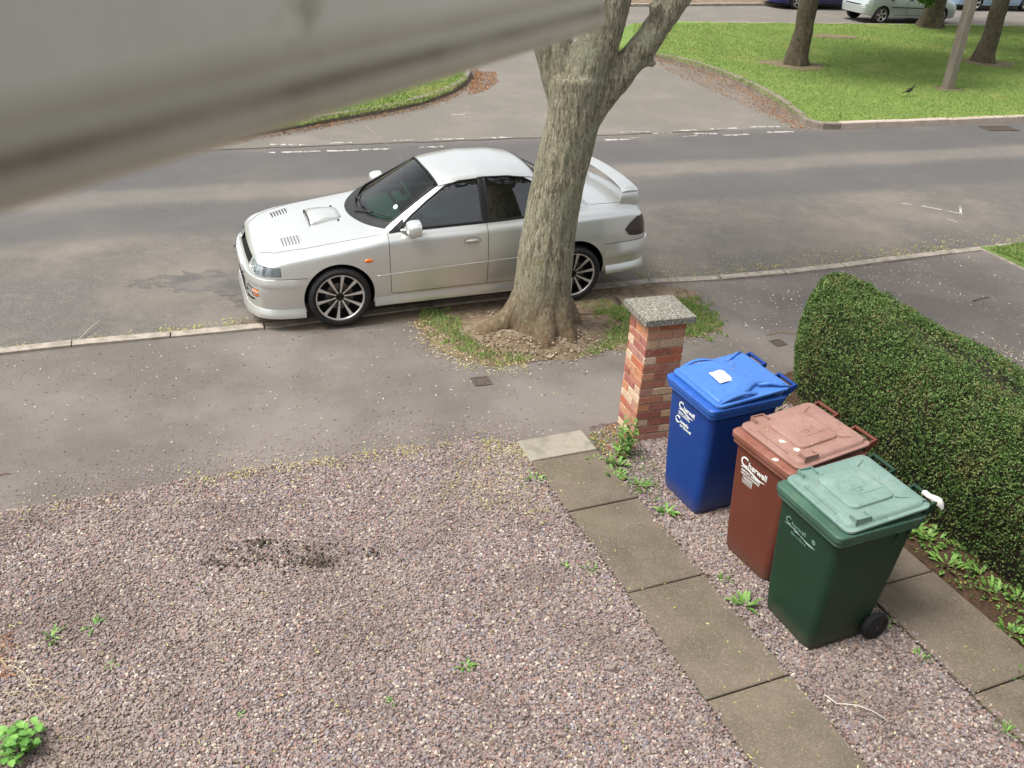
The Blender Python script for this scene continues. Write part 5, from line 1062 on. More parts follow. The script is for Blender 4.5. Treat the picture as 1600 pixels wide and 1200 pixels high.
def wheel(parent, x, y, r, rim, s, style='split'):
    """s = -1: outer face towards -y"""
    mb = MB(); w2 = .105
    mb.lathe([(-w2 * .8, rim - .004), (-w2, rim + .012), (-w2 * 1.04, (r + rim) / 2), (-w2 * .96, r - .022), (-w2 * .8, r - .006), (0, r), (w2 * .8, r - .006), (w2 * .96, r - .022), (w2 * 1.04, (r + rim) / 2), (w2, rim + .012), (w2 * .8, rim - .004)], 64)
    wh = empty('wheel', (x, y, r)); wh.parent = parent
    mb.build('tyre', m_tyre, wh, smooth=True, angle=35)
    o = -1 if s < 0 else 1; mb = MB(); f = w2 * .86 * o
    mb.lathe([(-f, rim - .02), (f * .35, rim - .03), (f * .9, rim - .014), (f, rim), (f * .98, rim + .004)], 64, m=0)     # barrel
    mb.lathe([(f * .94, rim - .014), (f * 1.02, rim - .008), (f * 1.02, rim + .003), (f * .95, rim + .006)], 64, m=1)     # machined lip
    mb.lathe([(f * .2, 0), (f * .2, rim - .02)], 48, m=2)
    mb.lathe([(f * .72, .0), (f * .80, .02), (f * .80, .034), (f * .55, .05), (f * .3, .055)], 30, m=0)
    mb.lathe([(f * .3, rim * .58), (f * .34, rim * .58), (f * .34, .05), (f * .3, .05)], 40, m=3)                     # brake disc
    N = 10 if style == 'split' else 5
    for k in range(N):
        a = 2 * math.pi * k / N + .16
        if style == 'split':
            for d in (1,):
                def pt(rr, w, dep, aa=a): t = w; c, q = math.cos(aa), math.sin(aa); return (rr * c - t * q, dep, rr * q + t * c)
                i0, i1 = d * .006, d * .0105; 
                A_ = [(.03, -.009, .66), (.09, -.0075, .80), (rim - .01, -.019, .96)]
                B_ = [(.03, .009, .66), (.09, .0075, .80), (rim - .01, .019, .96)]
                v = []
                for (ra, wa, da), (rb, wb, db) in zip(A_, B_): v += [pt(ra, wa, f * da), pt(rb, wb, f * db), pt(rb, wb, f * (db - .25)), pt(ra, wa, f * (da - .25))]
                fs = []; ms = []
                for i in range(2):
                    b0 = i * 4; b1 = b0 + 4
                    for q, mm in ((0, 1), (1, 0), (2, 0), (3, 0)): fs.append((b0 + q, b0 + (q + 1) % 4, b1 + (q + 1) % 4, b1 + q)); ms.append(mm)
                bb_ = len(mb.v); mb.v += v; mb.f += [tuple(i + bb_ for i in q) for q in fs]; mb.m += ms
        else:
            c, q = math.cos(a), math.sin(a); v = []
            for rr, w, dd in ((.03, .03, .75), (rim * .6, .026, .85), (rim - .01, .04, .92)): v += [(rr * c - w * q, f * dd, rr * q + w * c), (rr * c + w * q, f * dd, rr * q - w * c), (rr * c + w * q, f * (dd - .3), rr * q - w * c), (rr * c - w * q, f * (dd - .3), rr * q + w * c)]
            for i in range(2):
                b0 = i * 4; b1 = b0 + 4; bb_ = len(mb.v) if i == 0 else bb_
                if i == 0: mb.v += v
                for t in range(4): mb.f.append(tuple(j + bb_ for j in (b0 + t, b0 + (t + 1) % 4, b1 + (t + 1) % 4, b1 + t))); mb.m.append(1)
    for k in range(5): a = k * 1.2566; mb.lathe([(f * .80, 0), (f * .83, .006), (f * .7, .007)], 8, m=0, off=(.033 * math.cos(a), 0, .033 * math.sin(a)))
    mb.build('rim', [m_alloy, m_alloy_f, m_well, M('brake_disc', '#6d6a66', .45, metal=.8)], wh, smooth=True, angle=30); return wh
def line_side(mb, sh, pts, r, s=-1, step=.03, off=0.):
    P = resample([np.array(p) for p in pts], step); mb.tube([(x, s * (sh.side(x, z) + off), z) for x, z in P], r, 6)
def line_top(mb, sh, pts, r, step=.03, off=0.):
    P = resample([np.array(p) for p in pts], step); mb.tube([(x, y, sh.top(x, y) + off) for x, y in P], r, 6)
def patch_side(sh, pts, s, off, nx=24, nz=6):
    """grid over an (x,z) outline given as lower and upper chains"""
    lo, up = pts; x0, x1 = max(lo[0][0], up[0][0]), min(lo[-1][0], up[-1][0]); mb = MB(); V = []
    for i in range(nx + 1):
        x = x0 + (x1 - x0) * i / nx; a = np.interp(x, [p[0] for p in lo], [p[1] for p in lo]); b = np.interp(x, [p[0] for p in up], [p[1] for p in up])
        for j in range(nz + 1): z = a + (b - a) * j / nz; V.append((x, s * (sh.side(x, z) + off), z))
    mb.add(V, [(i * (nz + 1) + j, (i + 1) * (nz + 1) + j, (i + 1) * (nz + 1) + j + 1, i * (nz + 1) + j + 1) for i in range(nx) for j in range(nz)]); return mb
def split_off(o, name, test, parent, cuts=()):
    """take the faces of o that pass the test into a mesh of their own"""
    bm = bmesh.new(); bm.from_mesh(o.data)
    for co, no in cuts: bmesh.ops.bisect_plane(bm, geom=bm.verts[:] + bm.edges[:] + bm.faces[:], plane_co=co, plane_no=no)
    b2 = bm.copy(); bm.faces.ensure_lookup_table(); b2.faces.ensure_lookup_table(); f = [test(q.calc_center_median(), q) for q in bm.faces]
    bmesh.ops.delete(bm, geom=[q for q, t in zip(bm.faces, f) if t], context='FACES'); bmesh.ops.delete(b2, geom=[q for q, t in zip(b2.faces[:], f) if not t], context='FACES')
    bm.to_mesh(o.data); bm.free(); me = bpy.data.meshes.new(name)
    for m in o.data.materials: me.materials.append(m)
    b2.to_mesh(me); b2.free(); r = bpy.data.objects.new(name, me); C.objects.link(r); r.parent = parent; return r
# ---- the silver saloon
K = dict(
 w=[(0, .42), (.012, .52), (.03, .60), (.06, .655), (.11, .715), (.18, .765), (.28, .80), (.45, .822), (.65, .838), (.86, .845), (1.1, .838), (1.35, .826), (2.2, .826), (2.9, .830), (3.4, .843), (3.7, .836), (3.95, .815), (4.12, .785), (4.22, .745), (4.29, .69), (4.325, .62), (4.34, .50)],
 ws=[(0, .40), (.03, .56), (.06, .62), (.11, .69), (.18, .74), (.28, .775), (.45, .80), (.65, .818), (.86, .826), (1.35, .808), (2.2, .806), (2.9, .806), (3.4, .815), (3.7, .808), (3.95, .785), (4.12, .755), (4.22, .715), (4.29, .65), (4.325, .58), (4.34, .46)],
 zb=[(0, .19), (.02, .155), (.5, .155), (.62, .20), (1.1, .20), (3.1, .20), (3.6, .24), (4.0, .25), (4.25, .27), (4.34, .33)],
 zs=[(0, .49), (.04, .535), (.09, .60), (.15, .655), (.25, .70), (.4, .735), (.6, .765), (.86, .795), (1.1, .825), (1.35, .862), (1.6, .875), (2.4, .89), (3.0, .905), (3.6, .925), (4.0, .925), (4.15, .905), (4.22, .85), (4.27, .72), (4.30, .64), (4.34, .58)],
 w6=[(0, .36), (.05, .50), (.1, .60), (.2, .66), (.4, .70), (.8, .715), (1.2, .725), (1.4, .735), (1.6, .742), (2.4, .748), (3.1, .742), (3.5, .725), (3.8, .70), (4.1, .67), (4.25, .60), (4.34, .40)],
 z6=[(0, .505), (.045, .555), (.09, .635), (.14, .69), (.22, .725), (.4, .765), (.6, .797), (.86, .83), (1.1, .86), (1.3, .882), (1.45, .897), (1.6, .905), (2.4, .922), (3.0, .938), (3.6, .957), (4.0, .957), (4.16, .938), (4.22, .88), (4.27, .75), (4.30, .665), (4.34, .60)],
 w7=[(0, .27), (.1, .42), (.3, .50), (.8, .56), (1.2, .62), (1.30, .685), (1.39, .70), (1.7, .615), (1.99, .525), (2.15, .533), (2.5, .55), (2.9, .548), (3.1, .56), (3.35, .60), (3.58, .64), (3.7, .62), (4.1, .58), (4.25, .5), (4.34, .3)],
 z7=[(0, .515), (.045, .565), (.085, .64), (.125, .705), (.2, .742), (.4, .787), (.6, .822), (.86, .858), (1.1, .888), (1.3, .905), (1.37, .925), (1.65, 1.095), (1.98, 1.29), (2.10, 1.320), (2.4, 1.347), (2.75, 1.338), (2.95, 1.31), (3.1, 1.25), (3.35, 1.12), (3.58, .985), (3.7, .985), (4.05, .99), (4.16, .972), (4.22, .89), (4.27, .76), (4.30, .67), (4.34, .605)],
 w8=[(0, .15), (.1, .22), (.3, .30), (.8, .34), (1.2, .36), (1.5, .34), (1.95, .30), (2.9, .31), (3.3, .34), (3.6, .34), (4.1, .32), (4.34, .15)],
 z8=[(0, .52), (.045, .57), (.08, .645), (.115, .71), (.2, .752), (.4, .802), (.6, .84), (.86, .88), (1.08, .907), (1.22, .92), (1.28, .945), (1.6, 1.15), (1.90, 1.338), (2.02, 1.362), (2.4, 1.405), (2.75, 1.395), (2.95, 1.362), (3.1, 1.285), (3.35, 1.145), (3.56, 1.02), (3.66, 1.005), (4.05, 1.008), (4.17, .99), (4.22, .90), (4.27, .77), (4.30, .675), (4.34, .61)],
 zc=[(0, .52), (.045, .572), (.078, .645), (.11, .712), (.2, .757), (.4, .81), (.6, .850), (.86, .890), (1.05, .912), (1.17, .922), (1.22, .945), (1.6, 1.175), (1.88, 1.352), (2.0, 1.386), (2.4, 1.420), (2.75, 1.410), (2.97, 1.372), (3.1, 1.30), (3.35, 1.16), (3.56, 1.03), (3.66, 1.012), (4.05, 1.014), (4.18, .995), (4.22, .905), (4.27, .77), (4.30, .68), (4.34, .615)])
sh = Shell(K, 4.34); AXF, AXR, WR = .86, 3.38, .314
f0 = np.array(G(530, 509)); f1 = np.array(G(897, 459.5)); ca = math.atan2(*(f1 - f0)[::-1]); cu_ = np.array([math.cos(ca), math.sin(ca)]); cv_ = np.array([-cu_[1], cu_[0]])
o2 = f0 - cu_ * AXF + cv_ * .83
car = empty('parked_saloon', (-2.90, 8.935, .004), .3768, 'silver four door saloon with bonnet scoop and boot spoiler, parked behind the forked tree', 'car')
car.rotation_euler = (0, -.016, .3768); car.scale = (1.02, 1.02, 1.02)
body = sh.build('body', [m_silver])
mb = MB()
for x in (AXF, AXR):
    for s in (-1, 1): mb.lathe([(s * .56, .352), (s * 1.2, .352)], 56, off=(x, 0, WR + .005), cap0=True, cap1=True)
boolean(body, mb, m_well)
# cabin cavity
mb = MB(); mb.add([(1.36, -.64, .60), (3.45, -.64, .60), (3.45, .64, .60), (1.36, .64, .60), (1.33, -.62, .86), (3.50, -.62, .90), (3.50, .62, .90), (1.33, .62, .86), (2.02, -.46, 1.315), (2.93, -.46, 1.315), (2.93, .46, 1.315), (2.02, .46, 1.315)],
                  [(0, 3, 2, 1), (0, 1, 5, 4), (1, 2, 6, 5), (2, 3, 7, 6), (3, 0, 4, 7), (4, 5, 9, 8), (5, 6, 10, 9), (6, 7, 11, 10), (7, 4, 8, 11), (8, 9, 10, 11)])
boolean(body, mb, m_inter)
FW = [(1.48, .925), (2.365, .942), (2.37, 1.322), (2.17, 1.308), (2.02, 1.268), (1.82, 1.155), (1.62, 1.03)]
RW = [(2.435, .943), (3.12, .958), (3.22, .985), (3.17, 1.10), (3.0, 1.235), (2.86, 1.30), (2.7, 1.325), (2.435, 1.332)]
for poly in (FW, RW):
    for s in (-1, 1):
        mb = MB(); mb.loft([[(x, s * .40, z) for x, z in poly], [(x, s * .95, z) for x, z in poly]]); boolean(body, mb, m_black)
yy = np.linspace(-1, 1, 15)
def wsb(t): return 1.445 - .225 * (1 - t * t)
def wst(t): return 1.955 - .045 * (1 - t * t)
def rsb(t): return 3.50 + .02 * (1 - t * t)
def rst(t): return 3.02
def screen_cut(xb, xt, hb, ht, dirx):
    P = [(xb(t), t * hb) for t in yy] + [(xt(t), t * ht) for t in yy[::-1]]; mb = MB(); d = Vector((dirx, 0, .84)).normalized()
    Q = [Vector((x, y, sh.top(x, y))) for x, y in P]; mb.loft([[tuple(q - d * .16) for q in Q], [tuple(q + d * .10) for q in Q]]); boolean(body, mb, m_black)
screen_cut(wsb, wst, .615, .485, -.52); screen_cut(rsb, rst, .57, .49, .5)
# lamp, grille and intake recesses
def cut_x(poly, x0, x1, mat):              # (y,z) outline driven along x
    for s in (-1, 1):
        mb = MB(); mb.loft([[(x0, s * y, z) for y, z in poly], [(x1, s * y, z) for y, z in poly]]); boolean(body, mb, mat)
HLP = [(.40, .585), (.60, .567), (.765, .580), (.80, .61), (.77, .668), (.60, .672), (.42, .664)]
cut_x([(.40, .585), (.60, .570), (.9, .578), (.9, .668), (.60, .672), (.42, .664)], -.1, .315, m_chrome)
mb = MB(); mb.loft([[(x, y, z) for y, z in ((-.365, .585), (.365, .585), (.375, .66), (-.375, .66))] for x in (-.1, .145)]); boolean(body, mb, m_well)
mb = MB(); mb.loft([[(x, y, z) for y, z in ((-.33, .24), (.33, .24), (.36, .42), (-.36, .42))] for x in (-.1, .12)]); boolean(body, mb, m_well)
cut_x([(.43, .285), (.60, .30), (.685, .36), (.69, .43), (.50, .435), (.43, .40)], -.1, .19, m_black)
me = body.data; me.polygons.foreach_set('use_smooth', [True] * len(me.polygons))
body.parent = car
# separate panels
def issil(q): return q.material_index == 0
sil_idx = [i for i, m in enumerate(body.data.materials) if m and m.name == 'silver_paint']
def S_(q): return q.material_index in sil_idx
bonnet = split_off(body, 'bonnet', lambda c, q: S_(q) and .10 < c.x < 1.23 and c.z > .60 and abs(c.y) < .70 and c.z > sh.top(c.x, c.y) - .03 and c.x < 1.17 + .1 * (c.y / .6) ** 2, car)
boot = split_off(body, 'boot_lid', lambda c, q: S_(q) and c.x > 3.60 and c.z > .66 and abs(c.y) < .62, car, cuts=[((3.6, 0, 0), (1, 0, 0)), ((0, .62, 0), (0, 1, 0)), ((0, -.62, 0), (0, 1, 0))])
fbump = split_off(body, 'front_bumper', lambda c, q: S_(q) and c.x < .80 and c.z < .555 and not (.56 < c.x), car, cuts=[((0, 0, .555), (0, 0, 1)), ((.56, 0, 0), (1, 0, 0))])
rbump = split_off(body, 'rear_bumper', lambda c, q: S_(q) and c.x > 3.68 and c.z < .60, car, cuts=[((0, 0, .60), (0, 0, 1)), ((3.68, 0, 0), (1, 0, 0))])
DX = (1.375, 2.40, 3.12)
for s in (-1, 1):
    for i, (a, b) in enumerate(((DX[0], DX[1]), (DX[1], DX[2]))):
        d = split_off(body, 'door', lambda c, q: S_(q) and a < c.x < b and .285 < c.z < .925 and c.y * s > .66 and math.hypot(c.x - AXR, c.z - WR) > .36, car, cuts=[((a, 0, 0), (1, 0, 0)), ((b, 0, 0), (1, 0, 0)), ((0, 0, .285), (0, 0, 1))] if s < 0 else ())
        xh = b - .17; mb = MB(); z = .775; y = s * sh.side(xh, z)
        mb.lathe([(0, .052), (s * .004, .05), (s * .005, .046)], 28, off=(0, 0, 0), cap0=True, cap1=True)
        v = [(p[0] * 1.7 + xh, p[1] + y, p[2] * .68 + z) for p in mb.v]; mb.v = v
        mb.tube([(xh + .0885 * math.cos(q_), y + s * .002, z + .0355 * math.sin(q_)) for q_ in np.linspace(0, 6.283, 29)[:-1]], .0022, 5, m=1, closed=True)
        h = mb.build('door_handle', [m_silver, m_gap], d, smooth=True, angle=40); mb = MB(); mb.box((xh - .055, min(y, y + s * .02), z - .006), (xh + .05, max(y, y + s * .02), z + .012)); mb.build('handle_bar', m_silver, h, smooth=True, bevel=.005)
        mb = MB(); mb.tube([(xh - .055, y + s * .006, z - .012), (xh + .055, y + s * .006, z - .012)], .003, 6); mb.build('handle_gap', m_gap, h)
for o in [body, bonnet, boot, fbump, rbump] + [c for c in car.children if c.name.startswith('door')]:
    o.data.polygons.foreach_set('use_smooth', [True] * len(o.data.polygons)); o.data.set_sharp_from_angle(angle=math.radians(32))
# panel gaps, crease and rubber trim
mb = MB()
for s in (-1, 1):
    line_side(mb, sh, [(DX[0], .905), (DX[0] - .004, .6), (DX[0] + .01, .30), (DX[0] + .03, .285)], .0028, s); line_side(mb, sh, [(DX[1], .93), (DX[1], .285)], .0028, s)
    line_side(mb, sh, [(DX[0] + .03, .285), (3.03, .285)], .0028, s); line_side(mb, sh, [(3.16, .95), (3.14, .75), (3.06, .62)], .0028, s)
    line_side(mb, sh, [(.25, .555), (.56, .555)], .003, s); line_side(mb, sh, [(3.70, .60), (4.22, .60)], .003, s)
    line_side(mb, sh, [(4.22, .60), (4.235, .66)], .002, s)
    line_top(mb, sh, [(.15, s * .45), (.3, s * .60), (.6, s * .675), (1.0, s * .70), (1.3, s * .715), (1.40, s * .70)], .0025)
    line_top(mb, sh, [(3.60, s * .62), (4.18, s * .62)], .0025)
    line_top(mb, sh, [(1.95, s * .50), (2.2, s * .515), (2.9, s * .515), (3.0, s * .51)], .004, off=.001)
mb.build('panel_gap', m_gap, car, smooth=True)
mb = MB()
for s in (-1, 1): line_side(mb, sh, [(.62 + .62, .505), (2.2, .535), (3.02, .555)], .006, s, off=-.001)
mb.build('side_moulding', m_silver, car, smooth=True)
mb = MB()
for s in (-1, 1):
    for poly in (FW, RW):
        P = resample([np.array(p) for p in poly + [poly[0]]], .03)[:-1]; mb.tube([(x, s * (sh.side(x, z) - .002), z) for x, z in P], .0085, 6, closed=True)
    line_side(mb, sh, [(DX[0] + .02, .905), (1.5, .915), (2.4, .932), (3.2, .958)], .008, s)
    p = patch_side(sh, ([(2.36, .935), (2.44, .935)], [(2.36, 1.335), (2.44, 1.34)]), s, .004, 3, 10); mb.add(p.v, p.f)
    p = patch_side(sh, ([(1.39, .90), (1.55, .92)], [(1.39, .915), (1.55, 1.02)]), s, .004, 8, 3); mb.add(p.v, p.f)
def ring_top(xb, xt, hb, ht, r):
    P = [(xb(t), t * hb) for t in yy] + [(xt(t), t * ht) for t in yy[::-1]]; P = resample([np.array(p) for p in P + [P[0]]], .03)[:-1]; mb.tube([(x, y, sh.top(x, y) - .001) for x, y in P], r, 6, closed=True)
ring_top(wsb, wst, .615, .485, .011); ring_top(rsb, rst, .57, .49, .01)
mb.build('window_rubber', m_black, car, smooth=True)
# cowl panel with wipers
mb = MB(); V = []; n = 24
for i in range(n + 1):
    t = -1 + 2 * i / n
    for j in range(5):
        k = j / 4; x = (wsb(t) + .008) * (1 - k) + (1.105 + .255 * t * t) * k; V.append((x, t * (.615 + .045 * k), sh.top(x, t * (.615 + .045 * k)) + .004))
mb.add(V, [(i * 5 + j, (i + 1) * 5 + j, (i + 1) * 5 + j + 1, i * 5 + j + 1) for i in range(n) for j in range(4)]); mb.build('cowl', M('cowl_plastic', '#1c1d1d', .6, [(40, '#3a3a36', .5, .64, .5)]), car, smooth=True)
for y0, y1 in ((.40, -.12), (-.10, -.58)):
    mb = MB(); P = [(1.19 + .25 * (y0 / .63) ** 2 - .02, y0, 0)]; Pts = [(wsb(y / .615) + .02 + .05 * abs(y - y0), y) for y in np.linspace(y0, y1, 9)]
    mb.tube([(x, y, sh.top(x, y) + .014) for x, y in Pts], .006, 6); mb.tube([(wsb(y0 / .615) - .05, y0, sh.top(1.15, y0) + .02), (wsb((y0 + y1) / 1.23) + .03, (y0 + y1) / 2, sh.top(wsb((y0 + y1) / 1.23) + .03, (y0 + y1) / 2) + .03)], .007, 6); mb.build('wiper', m_black, car, smooth=True)
# glazing
def screen(name, xb, xt, hb, ht, mat, e=.02):
    mb = MB(); V = []; n = 20
    for i in range(n + 1):
        t = -1 + 2 * i / n
        for j in range(n + 1):
            k = j / n; x = (xb(t) - e) * (1 - k) + (xt(t) + e) * k if xb(0) < xt(0) else (xb(t) + e) * (1 - k) + (xt(t) - e) * k; y = t * ((hb + e) * (1 - k) + (ht + e) * k); V.append((x, y, sh.top(x, y) - .012))
    mb.add(V, [(i * (n + 1) + j, (i + 1) * (n + 1) + j, (i + 1) * (n + 1) + j + 1, i * (n + 1) + j + 1) for i in range(n) for j in range(n)]); return mb.build(name, mat, car, smooth=True)
ws = screen('windscreen', wsb, wst, .615, .485, m_screen); screen('rear_screen', rsb, rst, .57, .49, m_sglass)
for s in (-1, 1):
    p = patch_side(sh, ([(1.48, .915), (2.38, .93)], [(1.48, .925), (1.62, 1.045), (1.82, 1.172), (2.02, 1.285), (2.17, 1.325), (2.38, 1.34)]), s, -.010); p.build('side_window', m_sglass, car, smooth=True)
    p = patch_side(sh, ([(2.425, .93), (3.23, .95)], [(2.425, 1.345), (2.7, 1.338), (2.86, 1.315), (3.0, 1.25), (3.17, 1.11), (3.23, .99)]), s, -.010); p.build('side_window', m_sglass, car, smooth=True)
mb = MB(); c = Vector((1.53, -.44, 0)); pts = [(c.x + .022 * math.cos(a), c.y + .035 * math.sin(a)) for a in np.linspace(0, 6.283, 21)[:-1]]; mb.add([(x, y, sh.top(x, y) - .009) for x, y in pts], [tuple(range(20))]); mb.build('tax_disc', M('tax_disc_paper', '#c5d4d8', .6, [(90, '#5d8a94', .5, .6, .8)]), ws)
# interior
mb = MB(); mb.loft([[(1.40, -.60, .62), (1.40, .60, .62), (1.40, .60, .86), (1.40, -.60, .86)], [(1.72, -.60, .62), (1.72, .60, .62), (1.66, .60, .90), (1.66, -.60, .90)], [(1.76, -.6, .64), (1.76, .6, .64), (1.74, .6, .80), (1.74, -.6, .80)]]); mb.box((1.70, .16, .86), (1.8, .50, .93)); mb.build('dashboard', m_inter, car, bevel=.015, smooth=True)
for y in (-.34, .34):
    mb = MB(); mb.loft([rrect(1.98, 2.44, y - .22, y + .22, .07, z) for z in (.605, .68, .72)]); mb.loft([[(x + (z - .7) * .28, y + w * math.cos(a), z) if False else (x + (z - .7) * .32 + .06 * math.sin(a), y + w * math.cos(a), z) for a in np.linspace(0, 6.283, 17)[:-1]] for x, z, w in ((2.38, .68, .22), (2.38, .85, .235), (2.38, 1.0, .22), (2.38, 1.07, .17), (2.38, 1.09, .10))])
    mb.loft([[(2.52 + .035 * math.sin(a), y + w * math.cos(a), z) for a in np.linspace(0, 6.283, 17)[:-1]] for z, w in ((1.11, .09), (1.14, .125), (1.20, .125), (1.23, .09))]); mb.build('seat', m_seat, car, smooth=True, angle=40)
mb = MB(); mb.loft([rrect(2.85, 3.30, -.58, .58, .08, z) for z in (.605, .70, .74)]); mb.loft([[(x, -.58, z), (x, .58, z), (x + .14, .58, z), (x + .14, -.58, z)] for x, z in ((3.18, .7), (3.30, .98))]); mb.build('rear_bench', m_seat, car, bevel=.03, smooth=True)
mb = MB(); cc = Vector((1.88, .34, .90)); ax = Vector((1, 0, .55)).normalized(); e1 = Vector((0, 1, 0)); e2 = ax.cross(e1)
mb.tube([cc + (e1 * math.cos(a) + e2 * math.sin(a)) * .18 for a in np.linspace(0, 6.283, 33)[:-1]], .014, 8, closed=True)
for a in (.3, 2.84, 4.71): mb.tube([cc - ax * .02, cc + (e1 * math.cos(a) + e2 * math.sin(a)) * .18], .012, 6)
mb.tube([cc - ax * .15, cc], .04, 10); mb.build('steering_wheel', m_inter, car, smooth=True)
mb = MB(); mb.loft([[(1.975 + .012 * math.sin(a), w * math.cos(a), z) for a in np.linspace(0, 6.283, 13)[:-1]] for z, w in ((1.245, .09), (1.262, .115), (1.285, .115), (1.30, .09))]); mb.build('rear_view_mirror', m_black, car, smooth=True)
# bonnet scoop and louvres
bpy.context.view_layer.update()
mb = MB(); R = []
for x, hw, hh, z0 in ((.70, .20, .046, 0), (.74, .198, .054, 0), (.85, .185, .046, 0), (.98, .165, .026, 0), (1.03, .15, .004, 0)):
    R.append([(x, y, sh.top(x, abs(y)) + hh * f - .004) for y, f in ((-hw - .02, 0), (-hw + .0, .75), (-hw + .03, 1), (0, 1.06), (hw - .03, 1), (hw, .75), (hw + .02, 0))])
mb.loft(R, closed=False, cap0=False, cap1=False); 
scoop = mb.build('bonnet_scoop', m_silver, bonnet, smooth=True, angle=50); sdf = scoop.modifiers.new('s', 'SOLIDIFY'); sdf.thickness = .006
mb = MB(); mb.loft([[(.715, -.185, sh.top(.715, .18) - .002), (.715, .185, sh.top(.715, .18) - .002), (.715, .165, sh.top(.715, .1) + .040), (.715, -.165, sh.top(.715, .1) + .040)], [(.73, -.185, sh.top(.715, .18) - .002), (.73, .185, sh.top(.715, .18) - .002), (.73, .165, sh.top(.715, .1) + .040), (.73, -.165, sh.top(.715, .1) + .040)]]); mb.tube([(.698, y, sh.top(.70, abs(y)) + .046 * f - .006) for y, f in ((-.20, 0), (-.19, .75), (-.165, 1), (0, 1.04), (.165, 1), (.19, .75), (.20, 0))], .006, 6); mb.build('scoop_mouth', m_well, scoop)
for s in (1, -1):
    mb = MB(); y0, y1 = s * .32, s * .50
    for k in range(6):
        x = .385 + k * .030; sk = .02 * k
        mb.add([(xx, yy_, sh.top(xx, yy_) + .0025) for xx, yy_ in ((x, y0 + s * sk * .3), (x + .011, y0 + s * sk * .3), (x + .011, y1 + s * sk * .3), (x, y1 + s * sk * .3))], [(0, 1, 2, 3)])
    mb.build('bonnet_louvre', m_well if s > 0 else M('louvre_shade', '#6a6d6c', .7), bonnet)
    mb = MB()
    for k in range(7):
        x = .379 + k * .030; sk = .02 * k; mb.tube([(x, y, sh.top(x, y) + h_) for y, h_ in ((y0 + s * sk * .3, -.002), (y0 + s * (.015 + sk * .3), .005), (y1 + s * (-.015 + sk * .3), .005), (y1 + s * sk * .3, -.002))], .0055, 6)
    mb.build('louvre_rib', m_silver, bonnet, smooth=True)
for y in (-.22, .22):
    mb = MB(); mb.loft([[(.985 + .012 * math.cos(a), y + .012 * math.sin(a), sh.top(.985, y) + h_) for a in np.linspace(0, 6.283, 9)[:-1]] for h_ in (0, .01)]); mb.build('washer_jet', m_black, bonnet)
